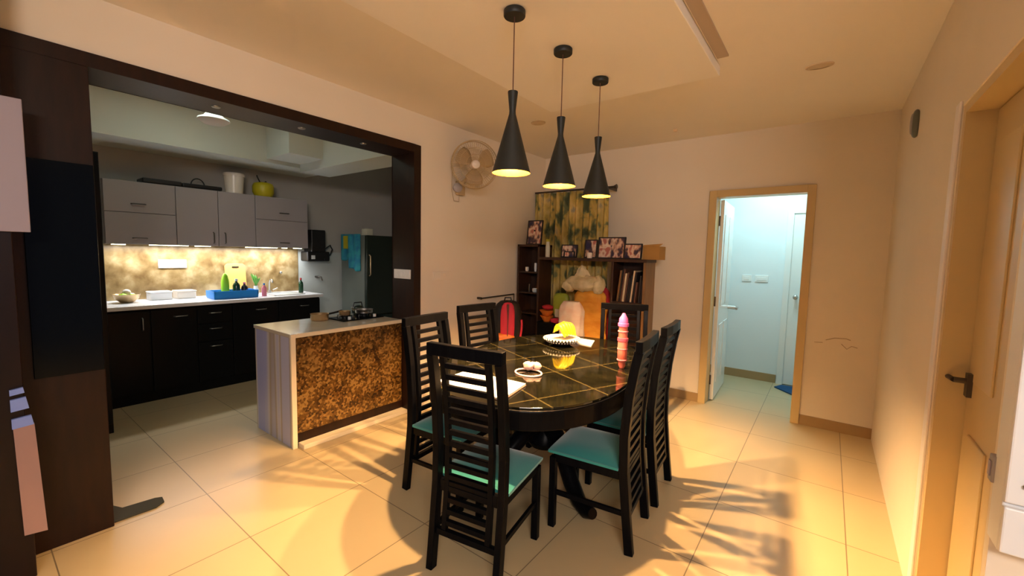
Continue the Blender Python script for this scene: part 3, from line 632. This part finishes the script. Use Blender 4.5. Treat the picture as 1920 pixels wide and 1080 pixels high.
# purifier
wp = thing('water_purifier', (-5.6, 2.95, 1.34), 'black water purifier on the wall right of the upper cabinets', 'purifier')
build('body', B(-5.708, -5.50, 2.86, 3.06, 1.34, 1.76), 'black_plastic', wp, bevel=0.012)
build('tank', B(-5.66, -5.47, 2.79, 3.10, 1.34, 1.47), 'black_plastic', wp, bevel=0.015)
build('display', B(-5.47, -5.466, 2.84, 2.89, 1.37, 1.42), 'white_plastic', wp)
build('tap', MB().cyl((-5.47, 3.02, 1.37), (-5.44, 3.02, 1.37), 0.012), 'black_plastic', wp, smooth=True)
tag(build('supply_hose', MB().tube([(-5.60, 3.09, 1.50), (-5.60, 3.18, 1.56), (-5.62, 3.22, 1.50), (-5.65, 3.20, 1.42), (-5.68, 3.14, 1.38)], 0.009, 8), 'black_plastic', smooth=True), 'thin dark hose looping beside the water purifier', 'hose')
tag(build('wall_tap', MB().cyl((-5.71, 3.02, 1.12), (-5.64, 3.02, 1.12), 0.013).tube([(-5.64, 3.02, 1.12), (-5.60, 3.04, 1.12), (-5.59, 3.05, 1.07)], 0.009, 8), 'dark_metal', smooth=True), 'small dark tap on pale tiles below the water purifier', 'tap')
# fridge with towel
rf = thing('refrigerator', (-5.38, 3.75, 0), 'dark green black refrigerator beyond the island', 'fridge')
build('body', B(-5.69, -5.12, 3.40, 4.10, 0.03, 1.71), 'fridge_side', rf, bevel=0.008)
build('door', B(-5.115, -5.06, 3.40, 4.10, 0.60, 1.71), 'fridge_front', rf, bevel=0.012)
build('door', B(-5.115, -5.06, 3.40, 4.10, 0.04, 0.59), 'fridge_front', rf, bevel=0.012)
build('handle', MB().tube([(-5.06, 3.44, 1.15), (-5.03, 3.44, 1.17), (-5.03, 3.44, 1.42), (-5.06, 3.44, 1.44)], 0.009, 8), 'pan_bronze', rf, smooth=True)
def cloth(name, fn, nu, nv, material, label, cat, group=None, thick=0.006):
    mb = MB(); vs = [Vector(fn(i/nu, j/nv)) for i in range(nu+1) for j in range(nv+1)]
    mb._add(vs, [(i*(nv+1)+j, (i+1)*(nv+1)+j, (i+1)*(nv+1)+j+1, i*(nv+1)+j+1) for i in range(nu) for j in range(nv)])
    o = build(name, mb, material, smooth=True); so = o.modifiers.new('solid', 'SOLIDIFY'); so.thickness = thick
    return tag(o, label, cat, group) if label else o
cloth('hanging_towel', lambda u_, v_: (-5.66+0.46*u_, 3.385-0.012*math.sin(u_*17), 1.725-v_*(0.36+0.14*(u_ > 0.45)+0.02*math.sin(u_*9))), 24, 12, 'cyan_towel', 'blue turquoise towel hanging over the fridge side', 'towel')
tag(build('small_box', B(-5.24, -5.12, 3.44, 3.54, 1.712, 1.80), 'label_white', bevel=0.004), 'small pale box on top of the dark fridge', 'box')
tag(build('yellow_cloth', B(-5.58, -5.47, 3.366, 3.372, 1.52, 1.70), 'yellow_enamel'), 'small yellow cloth hanging over the blue towel', 'cloth')
cf = thing('ceiling_fitting', (-4.30, 1.40, 2.55), 'white bell shaped ceiling fitting in the kitchen', 'fixture')
build('rod', MB().cyl((-4.30, 1.40, 2.67), (-4.30, 1.40, 2.9), 0.03), 'white_plastic', cf, smooth=True)
build('housing', MB().lathe([(0.035, 0.11), (0.045, 0.08), (0.075, 0.04), (0.115, 0.02), (0.118, 0.008), (0.08, -0.02), (0.001, -0.025)], (-4.30, 1.40, 2.575), 32, cap=False), 'white_plastic', cf, smooth=True)
for (y, lab) in ((1.02, 'tiny spotlight in the soffit of the opening, nearest the left post'), (1.55, 'tiny spotlight in the soffit, middle of the row'), (2.05, 'tiny spotlight in the soffit, nearest the right post')):
    tag(build('spotlight', MB().lathe([(0.022, -0.006), (0.026, -0.002), (0.026, 0.0)], (XW-0.12, y, 2.366), 20), 'steel', smooth=True), lab, 'light', 'spotlights under the opening beam')

# ================================================================== LEFT FOREGROUND
cu = thing('tall_cupboard', (-2.86, -0.3, 0), 'tall dark maroon cupboard at the left edge of the picture', 'cupboard')
build('carcass', B(-2.955, -2.765, -0.9, 0.150, 0.0, 2.705), 'maroon_wood', cu, bevel=0.003)
build('upper_door', B(-2.765, -2.745, -0.8, 0.202, 1.546, 2.10), 'white_door_panel', cu, bevel=0.003)
rotm = Matrix(((0, 0, 1, 0), (1, 0, 0, 0), (0, 1, 0, 0), (0, 0, 0, 1)))
build('narrow_panel', MB().prism([(0.121, 0.212), (0.190, 0.203), (0.173, 0.708), (0.112, 0.699)], -2.765, -2.752, rotm), 'pink_panel', cu)
for (a, b) in ((0.699, 0.742), (0.775, 0.827), (0.846, 0.87)):
    build('blue_band', MB().prism([(0.109, a), (0.173-(a-0.69)*0.14, a+0.006), (0.173-(b-0.69)*0.14, b+0.006), (0.109, b)], -2.765, -2.750, rotm), 'blue_strip', cu)
tag(build('black_panel', B(-2.958, -2.945, 0.195, 0.437, 0.86, 1.89), 'black_glass', bevel=0.002), 'glossy black upright panel on the dark post beside the cupboard', 'panel')
tag(build('dark_strip', MB().prism([(-3.24, 0.45), (-2.99, 0.445), (-2.985, 0.62), (-3.02, 0.665), (-3.08, 0.67), (-3.10, 0.64), (-3.12, 0.50)], 0.001, 0.010), 'dark_flat'), 'dark flat strip on the floor at the foot of the left post', 'mat')  # thin dark flat shape lying beside the post

# ================================================================== LEFT WALL THINGS
def plate(name, y0, y1, z0, z1, material, lab):
    t = thing(name, (XW, (y0+y1)/2, z0), lab, 'switch')
    build('plate', B(XW, XW+0.010, y0, y1, z0, z1), material, t, bevel=0.003)
    n = 3
    for k in range(n):
        a = y0+0.02+(y1-y0-0.03)*k/n
        build('switch', B(XW+0.010, XW+0.014, a, a+(y1-y0)/n*0.6, z0+0.018, z1-0.018), material, t, bevel=0.001)
plate('switch_plate', 2.70, 2.94, 1.235, 1.315, 'cream_paint', 'cream switch plate on the left wall above the chair backs')
t = thing('post_switch', (-3.12, 2.462, 1.25), 'white switch plate on the dark brown post', 'switch')
build('plate', B(-3.23, -3.0, 2.456, 2.468, 1.25, 1.335), 'white_plastic', t, bevel=0.003)
for k in range(4): build('switch', B(-3.215+0.052*k, -3.175+0.052*k, 2.452, 2.457, 1.27, 1.315), 'white_plastic', t, bevel=0.001)
rl = thing('towel_rail', (XW, 3.65, 1.0), 'thin brown metal rail on the left wall above the red backpack', 'rail')
build('bar', MB().tube([(XW+0.05, 3.33, 1.02), (XW+0.05, 3.92, 1.03)], 0.007, 8), 'dark_metal', rl, smooth=True)
build('bracket', MB().cyl((XW, 3.34, 1.02), (XW+0.055, 3.34, 1.02), 0.013), 'dark_metal', rl, smooth=True)
build('drop_bar', MB().tube([(XW+0.05, 3.92, 1.03), (XW+0.05, 3.92, 0.86)], 0.006, 8).cyl((XW, 3.92, 0.87), (XW+0.055, 3.92, 0.87), 0.008), 'dark_metal', rl, smooth=True)
# wall fan
fn = thing('wall_fan', (XW, 3.01, 2.13), 'round cream wall fan with wire guard above the left chairs', 'fan')
FC = Vector((-2.74, 3.01, 2.33)); nrm = Vector((0.78, -0.60, -0.12)).normalized()
R_ = nrm.to_track_quat('Z', 'Y').to_matrix().to_4x4(); T_ = Matrix.Translation(FC) @ R_
g = MB()
for zz, rr in ((0.045, 0.215), (-0.045, 0.215), (0, 0.222)):
    g.tube([T_ @ Vector((rr*math.cos(a), rr*math.sin(a), zz)) for a in [2*PI*k/48 for k in range(48)]], 0.004, 6, closed=True)
for k in range(60):
    a = 2*PI*k/60
    for sgn in (1, -1):
        g.tube([T_ @ Vector((r_*math.cos(a), r_*math.sin(a), sgn*z_)) for r_, z_ in ((0.04, 0.07), (0.11, 0.066), (0.18, 0.055), (0.217, 0.035), (0.222, 0))], 0.0011, 4)
for rr in (0.09, 0.15): g.tube([T_ @ Vector((rr*math.cos(a), rr*math.sin(a), 0.068)) for a in [2*PI*k/40 for k in range(40)]], 0.002, 4, closed=True)
build('guard', g, 'fan_cream', fn)
for b_ in range(3):
    g = MB(); vs = []; a0 = b_*2*PI/3+0.5
    for i in range(9):
        r_ = 0.035+0.155*i/8; wd = 0.5+0.25*math.sin(PI*i/8)
        for j in range(7):
            a = a0+(j/6-0.5)*wd*1.7; vs.append(T_ @ Vector((r_*math.cos(a), r_*math.sin(a), 0.02*(j/6-0.5)*2)))
    g._add(vs, [(i*7+j, (i+1)*7+j, (i+1)*7+j+1, i*7+j+1) for i in range(8) for j in range(6)])
    o = build('blade', g, 'fan_blade', fn, smooth=True); o.modifiers.new('s', 'SOLIDIFY').thickness = 0.003
build('hub', MB().lathe([(0.001, 0.078), (0.033, 0.076), (0.040, 0.068), (0.040, -0.08), (0.055, -0.09), (0.055, -0.15), (0.03, -0.17), (0.001, -0.17)], seg=28, cap=False).rot(T_), 'ceramic', fn, smooth=True)
build('arm', MB().tube([FC-nrm*0.14, FC-nrm*0.17+Vector((0, 0, -0.08)), (XW+0.04, 3.03, 2.17)], 0.018, 10), 'fan_cream', fn, smooth=True)
build('wall_bracket', B(XW, XW+0.05, 2.98, 3.08, 2.06, 2.20), 'fan_cream', fn, bevel=0.012)
build('control_dial', MB().lathe([(0.045, 0), (0.045, 0.02), (0.03, 0.03), (0.001, 0.03)], seg=24, cap=False).rot(Matrix.Translation((XW+0.045, 2.97, 2.125)) @ Matrix.Rotation(PI/2, 4, 'Y') @ Matrix.Rotation(0.5, 4, 'X')), 'white_laminate', fn, smooth=True)
build('cord', MB().tube([(XW+0.012, 2.93, 2.32), (XW+0.012, 2.925, 2.1), (XW+0.02, 2.95, 2.0), (XW+0.02, 3.02, 2.0), (XW+0.012, 3.03, 2.06)], 0.003, 6), 'fan_cream', fn, smooth=True)
# ceiling bits
def flat_disc(name, x, y, w_, d_, mat_, lab, cat='light'):
    t = thing(name, (x, y, CZ), lab, cat)
    build('rim', MB().lathe([(w_*0.8, -0.006), (w_*0.97, -0.006), (w_, 0)], (x, y, CZ), 36, sy=d_/w_, cap=False), mat_, t, smooth=True)
    build('lens', MB().lathe([(0.001, -0.004), (w_*0.8, -0.004)], (x, y, CZ), 36, sy=d_/w_, cap=False), mat_, t)
flat_disc('ceiling_downlight', -0.13, 3.31, 0.075, 0.05, 'dim_lens', 'unlit round ceiling light near the right wall')
flat_disc('ceiling_downlight', -2.23, 3.31, 0.07, 0.06, 'dim_lens', 'unlit round ceiling light above the wall fan')
dt = thing('sensor_knob', (-1.25, 4.19, CZ), 'tiny round beige fitting on the ceiling edge above the doorway', 'sensor')
build('cap', MB().lathe([(0.02, 0), (0.02, -0.012), (0.012, -0.02), (0.001, -0.02)], (-1.25, 4.19, CZ), 20, cap=False), 'dim_lens', dt, smooth=True)
bl = thing('wall_speaker', (0.38, 3.62, 2.26), 'small dark oval device high on the right wall', 'device')
build('housing', MB().blob((0.369, 3.62, 2.355), (0.022, 0.042, 0.085), p=2.4), 'fridge_side', bl, smooth=True)
build('front', MB().blob((0.350, 3.62, 2.355), (0.008, 0.026, 0.062), p=2.4), 'white_laminate', bl, smooth=True)
t = thing('wall_switch', (0.38, 1.585, 0.93), 'narrow violet grey switch beside the cream door on the right', 'switch')
build('plate', B(0.368, 0.38, 1.575, 1.605, 0.94, 1.01), 'white_laminate', t, bevel=0.003)
build('rocker', B(0.365, 0.368, 1.582, 1.598, 0.955, 0.995), 'white_door_panel', t, bevel=0.001)
# scuff marks on the back wall
sc = MB().tube([(0.02, 4.598, 0.80), (0.08, 4.598, 0.825), (0.16, 4.598, 0.83), (0.19, 4.598, 0.82)], 0.004, 6).tube([(0.13, 4.598, 0.78), (0.17, 4.598, 0.74), (0.20, 4.598, 0.77), (0.24, 4.598, 0.76)], 0.0035, 6).tube([(-0.06, 4.598, 0.77), (0.0, 4.598, 0.775)], 0.003, 6)
struct('trim_7', sc, 'scuff')
# corridor things
for (x0, x1, lab) in ((-0.86, -0.76, 'left small switch plate on the pale corridor wall'), (-0.72, -0.58, 'wider switch plate on the pale corridor wall beside the smaller one')):
    t = thing('corridor_switch', ((x0+x1)/2, 5.95, 1.22), lab, 'switch')
    build('plate', B(x0, x1, 5.940, 5.95, 1.22, 1.30), 'white_gloss', t, bevel=0.002)
    build('rocker', B(x0+0.02, x1-0.02, 5.936, 5.941, 1.24, 1.28), 'white_gloss', t, bevel=0.001)
tag(build('floor_mat', MB().prism([(-0.42, 5.72), (-0.36, 5.86), (0.25, 5.88), (0.25, 5.45), (-0.20, 5.48)], 0.001, 0.014), 'blue_mat'), 'dark blue doormat on the corridor floor', 'mat')

# ================================================================== SHELF CORNER
SY, SB = 4.0, 4.27
sf = thing('bookshelf', (-2.15, 4.13, 0), 'dark brown open shelving unit in the far corner under the curtain', 'shelf')
t_ = 0.025
build('side_panel', B(-2.94, -2.94+t_, SY, SB, 0, 1.61), 'shelf_wood', sf, bevel=0.002)
build('side_panel', B(-2.655, -2.63, SY, SB, 0, 1.61), 'shelf_wood', sf, bevel=0.002)
build('side_panel', B(-1.76, -1.735, SY, SB, 0, 1.44), 'shelf_wood', sf, bevel=0.002)
build('side_panel', B(-1.43, -1.403, SY, SB, 0, 1.44), 'side_wood', sf, bevel=0.002)
build('top', B(-2.94, -2.63, SY, SB, 1.585, 1.61), 'shelf_wood', sf, bevel=0.002)
build('top', B(-2.63, -1.395, SY-0.01, SB, 1.44, 1.47), 'shelf_wood', sf, bevel=0.002)
for z in (1.28, 1.04, 0.80, 0.5, 0.1): build('shelf', B(-2.915, -2.655, SY+0.01, SB, z, z+0.018), 'shelf_wood', sf)
for z in (1.02, 0.60, 0.1): build('shelf', B(-1.735, -1.43, SY, SB, z, z+0.022), 'shelf_wood', sf)
build('shelf', B(-2.63, -1.76, SY, SB, 0.46, 0.485), 'shelf_wood', sf)
build('back_panel', B(-2.915, -2.655, SB-0.008, SB, 0.1, 1.585), 'shelf_wood', sf)
build('back_panel', B(-1.735, -1.43, SB-0.008, SB, 0.1, 1.44), 'shelf_wood', sf)
# books in the right bay
ORD = ['first', 'second', 'third', 'fourth', 'fifth', 'sixth', 'seventh', 'eighth', 'ninth', 'tenth', 'eleventh', 'twelfth', 'thirteenth', 'fourteenth', 'fifteenth', 'sixteenth', 'seventeenth']
rnd = random.Random(5); x = -1.725; k = 0
while x < -1.465:
    w_ = rnd.choice((0.012, 0.016, 0.02, 0.014)); h = 0.30+rnd.uniform(-0.06, 0.04)-(0.05 if x > -1.56 else 0)
    mtl = rnd.choice(['book_brown', 'book_black', 'book_black', 'book_black', 'book_brown', 'side_wood'])
    if k in (3, 7, 12): mtl = 'book_cream'
    tl = -0.10 if k < 10 else 0.05
    mt = Matrix.Translation((x+0.02, 4.13, 1.044)) @ Matrix.Rotation(-tl if k < 10 else tl, 4, 'Y')
    b_ = thing('book', (x+0.02, 4.13, 1.044), '', 'book')
    build('cover', MB().box(0, w_, -0.10, 0.10, 0, h, mt), mtl, b_, bevel=0.001)
    build('page_block', MB().box(0.002, w_-0.002, -0.094, 0.104, 0.004, h-0.004, mt), 'book_cream' if mtl != 'book_cream' else 'paper', b_)
    col = {'book_brown': 'brown', 'book_black': 'black', 'book_cream': 'cream', 'side_wood': 'tan'}[mtl]
    tag(b_, col+' spine, '+ORD[k]+' from the left in the right bay of the bookshelf', 'book', 'books in the right shelf bay')
    x += w_+0.0045+(0.022 if k == 9 else 0); k += 1
# curtain and rod
cloth('curtain', lambda u_, v_: (-2.95+0.97*u_+0.05*(u_-0.5)*v_, 4.36+0.028*math.sin(u_*2*PI*11+0.6*math.sin(v_*3))+0.01*math.sin(u_*31), 2.235-2.0*v_), 160, 20, 'camo_curtain', 'olive and yellow patterned curtain behind the bookshelf', 'curtain', thick=0.003)
cr = thing('curtain_rod', (-2.43, 4.37, 2.25), 'dark curtain rod with a finial on the back wall', 'rod')
build('rod', MB().cyl((-2.955, 4.365, 2.25), (-1.95, 4.365, 2.25), 0.011), 'dark_metal', cr, smooth=True)
build('finial', MB().lathe([(0.012, 0), (0.012, 0.02), (0.028, 0.055), (0.022, 0.06), (0.001, 0.06)], cap=False, seg=20).rot(Matrix.Translation((-1.95, 4.365, 2.25)) @ Matrix.Rotation(PI/2, 4, 'Y')), 'dark_metal', cr, smooth=True)
build('bracket', B(-2.01, -1.99, 4.36, 4.6, 2.235, 2.262), 'dark_metal', cr)
# framed photographs
def photo(x0, x1, z0, h, y, lab, tilt=-0.12, bw=0.012, yaw=0, prints=1):
    t = local(thing('photo_frame', ((x0+x1)/2, y, z0), lab, 'picture frame', 'framed photographs on the bookshelf'))
    w_ = (x1-x0)/2; t.rotation_euler = (0, 0, yaw)
    mt = Matrix.Rotation(tilt, 4, 'X')
    build('frame', MB().box(-w_, w_, -0.008, 0.008, 0, bw, mt).box(-w_, w_, -0.008, 0.008, h-bw, h, mt).box(-w_, -w_+bw, -0.008, 0.008, bw, h-bw, mt).box(w_-bw, w_, -0.008, 0.008, bw, h-bw, mt), 'book_black', t, bevel=0.001)
    n = prints; ww = (2*w_-2*bw)/n
    for k in range(n):
        build('print', MB().box(-w_+bw+ww*k+0.003*(n > 1), -w_+bw+ww*(k+1)-0.003*(n > 1), -0.004, 0.004, bw, h-bw, mt), 'photo_print', t)
    st = build('stand', MB().sweep([(0, 0.01, h*0.6), (0, 0.055+h*0.1, 0.003)], 0.02, 0.004), 'book_black', t)
photo(-2.87, -2.665, 1.61, 0.285, 4.08, 'tall framed photograph on top of the left shelf column')
photo(-2.42, -2.22, 1.47, 0.145, 4.12, 'small dark landscape frame on the shelf top, left of the others')
photo(-2.13, -1.985, 1.47, 0.20, 4.12, 'narrow upright frame in front of the curtain, left of the large double frame')
photo(-1.965, -1.665, 1.47, 0.225, 4.10, 'largest double photo frame on the shelf top', prints=2)
photo(-1.655, -1.465, 1.47, 0.155, 4.04, 'framed group photograph beside the cardboard box', yaw=-0.1)
photo(-2.33, -2.20, 1.47, 0.07, 4.03, 'tiny low frame in front of the small dark frame')
bottle('spray_bottle', -2.56, 4.06, 1.47, 0.026, 0.20, 'label_white', 'yellow_enamel', 'white spray bottle with yellow cap on the shelf top', neck=0.75)
tag(build('small_jar', MB().lathe([(0.025, 0), (0.028, 0.01), (0.028, 0.05), (0.02, 0.06)], (-2.02, 4.03, 1.47), 20), 'ceramic', smooth=True), 'small white jar below the narrow upright frame', 'jar')
bx_ = thing('cardboard_box', (-1.36, 4.12, 1.47), 'brown cardboard box at the right end of the shelf top', 'box')
build('box', B(-1.462, -1.30, 4.05, 4.24, 1.47, 1.60), 'cardboard', bx_, bevel=0.003)
build('flap', MB().prism([(-1.462, 1.60), (-1.30, 1.60), (-1.265, 1.625), (-1.45, 1.612)], 4.04, 4.05, Matrix(((1, 0, 0, 0), (0, 0, 1, 0), (0, 1, 0, 0), (0, 0, 0, 1)))), 'cardboard', bx_)
# small things in the left column
for (x, z, r, h, m_, lab) in ((-2.84, 1.298, 0.022, 0.05, 'ceramic', 'white cup on the top compartment of the left shelf column'), (-2.72, 1.298, 0.016, 0.10, 'white_plastic', 'slim white tube in the top compartment of the left shelf column'),
                           (-2.80, 1.058, 0.014, 0.09, 'dark_metal', 'small dark figurine in the second compartment of the shelf column'), (-2.72, 1.058, 0.035, 0.045, 'pale_tile', 'pale grey bowl in the second compartment of the shelf column')):
    n_ = {'ceramic': 'small_cup', 'white_plastic': 'cream_tube', 'dark_metal': 'small_figurine', 'pale_tile': 'small_bowl'}[m_]
    tag(build(n_, MB().lathe([(0.001, 0), (r*0.75, 0), (r, h*0.4), (r*0.9, h), (r*0.8, h), (r*0.8, h*0.4), (0.001, h*0.2)], (x, 4.06, z), 20, cap=False), m_, smooth=True), lab, n_.split('_')[1])
# items in the open bay
lb = thing('low_chest', (-2.46, 4.1, 0), 'low black chest in the open bay under the orange bowls', 'chest')
build('body', B(-2.62, -2.27, 3.97, 4.24, 0.486, 0.72), 'black_laminate', lb, bevel=0.004)
build('lid', B(-2.625, -2.265, 3.965, 4.245, 0.72, 0.735), 'black_laminate', lb, bevel=0.003)
for (z, r, lab) in ((0.736, 0.075, 'lower orange bowl of the stack in the open bay'), (0.80, 0.085, 'upper orange bowl of the stack in the open bay')):
    tag(build('orange_bowl', MB().lathe([(0.001, 0), (r*0.5, 0), (r, 0.06), (r*1.03, 0.066), (r*0.95, 0.064), (r*0.45, 0.01), (0.001, 0.01)], (-2.54, 4.05, z), 28, cap=False), 'orange_plastic', smooth=True), lab, 'bowl', 'orange bowls')
tag(build('red_pouch', MB().blob((-2.54, 4.07, 0.895), (0.075, 0.055, 0.03), jit=0.04), 'red_cloth', smooth=True), 'small red pouch lying in the orange bowls', 'pouch')
gb = thing('green_packet', (-2.37, 4.08, 0.79), 'yellow green plastic packet standing in the open bay', 'packet')
build('packet', MB().blob((-2.37, 4.08, 0.93), (0.095, 0.035, 0.14), jit=0.01, p=5), 'green_plastic', gb, smooth=True)
build('label', MB().box(-2.43, -2.31, 4.040, 4.046, 0.80, 0.89), 'label_white', gb)
tag(build('red_packet', MB().blob((-2.36, 4.02, 0.763), (0.10, 0.05, 0.028), jit=0.02, p=4), 'crimson_cloth', smooth=True), 'flat red packet below the green packet', 'packet')
tag(build('red_sack', MB().blob((-2.02, 4.17, 0.86), (0.225, 0.055, 0.33), jit=0.01, p=3), 'red_cloth', smooth=True), 'dark red bag peeking out behind the large white sack', 'bag')
sk_ = MB(); seg = 40; ws = []
def sackshape(c, rx, ry, zs, seed, material, name, lab, cat='bag'):
    rnd = random.Random(seed); ph = [rnd.uniform(0, 6) for _ in range(5)]
    mb = MB(); vs = []; n = 22
    for i in range(n+1):
        f = i/n; z = zs[0]+(zs[1]-zs[0])*f
        rr = (1-0.10*f)*(1-max(0, (f-0.93))*5)*(min(1, 0.82+f*3))
        for k in range(seg):
            a = 2*PI*k/seg
            q = rr*(1+0.045*math.sin(5*a+ph[0]+7*f)+0.03*math.sin(9*a+ph[1]-11*f)+0.03*math.sin(26*f+3*a+ph[2]))
            ca, sa = math.cos(a), math.sin(a); p = 2.8; ff = (abs(ca)**p+abs(sa)**p)**(-1/p)
            vs.append(Vector((c[0]+rx*q*ff*ca, c[1]+ry*q*ff*sa, z)))
    mb._add(vs, [(i*seg+k, i*seg+(k+1) % seg, (i+1)*seg+(k+1) % seg, (i+1)*seg+k) for i in range(n) for k in range(seg)] + [tuple(range(seg))[::-1], tuple(n*seg+k for k in range(seg))])
    return tag(build(name, mb, material, smooth=True), lab, cat)
sackshape((-2.10, 3.83), 0.145, 0.085, (0.002, 1.02), 3, 'white_sack', 'white_sack', 'large white and pink plastic sack in the middle of the shelf bay')
sackshape((-1.985, 4.01), 0.19, 0.075, (0.486, 1.14), 8, 'orange_cloth', 'orange_bag', 'orange yellow cloth bag right of and behind the white sack')
g = MB().blob((-2.03, 3.95, 1.21), (0.20, 0.10, 0.085), jit=0.06, seed=4).blob((-2.06, 3.95, 1.265), (0.10, 0.06, 0.125), jit=0.05, seed=6, p=1.35).blob((-1.87, 3.95, 1.20), (0.07, 0.07, 0.09), jit=0.05, seed=9).blob((-2.20, 3.94, 1.17), (0.075, 0.07, 0.06), jit=0.06, seed=2)
tag(build('cloth_bundle', g, 'beige_cloth', smooth=True), 'beige cloth bundle heaped on top of the bags', 'cloth')
# backpack on a stool, behind the table
st = thing('stool', (-2.68, 3.55, 0), 'low dark stool under the red backpack, mostly hidden', 'stool')
build('seat', B(-2.86, -2.50, 3.38, 3.72, 0.46, 0.50), 'chair_wood', st, bevel=0.005)
for (x, y) in ((-2.83, 3.41), (-2.53, 3.41), (-2.83, 3.69), (-2.53, 3.69)): build('leg', B(x-0.018, x+0.018, y-0.018, y+0.018, 0, 0.46), 'chair_wood', st)
bp = thing('backpack', (-2.72, 3.5, 0.502), 'pink red and black backpack with orange base by the left wall', 'backpack')
RB = Matrix.Translation((-2.70, 3.52, 0.502)) @ Matrix.Rotation(math.radians(38), 4, 'Z')
build('body', MB().blob((0, 0.03, 0.25), (0.15, 0.09, 0.25), p=3.5, jit=0.006).rot(RB), 'black_plastic', bp, smooth=True)
build('front_panel', MB().blob((0, -0.055, 0.27), (0.075, 0.035, 0.215), p=3.5, jit=0.006).rot(RB), 'crimson_cloth', bp, smooth=True)
build('zip_flap', MB().tube([(0.0, -0.095, 0.47), (0.004, -0.097, 0.30), (0.0, -0.095, 0.10)], [0.012, 0.005, 0.004], 8).rot(RB), 'book_brown', bp, smooth=True)
build('base_pocket', MB().blob((-0.04, -0.05, 0.085), (0.12, 0.055, 0.075), p=3.5, jit=0.008).rot(RB), 'orange_plastic', bp, smooth=True)
build('side_piping', MB().tube([(0.148, -0.02, 0.30), (0.152, -0.02, 0.22), (0.14, -0.03, 0.12)], 0.012, 8).rot(RB), 'crimson_cloth', bp, smooth=True)
build('carry_loop', MB().tube([(-0.04, 0.0, 0.48), (-0.03, 0.0, 0.53), (0.03, 0.0, 0.53), (0.04, 0.0, 0.48)], 0.008, 8).rot(RB), 'black_plastic', bp, smooth=True)

for o in list(bpy.data.objects):
    if '_o' in o: del o['_o']
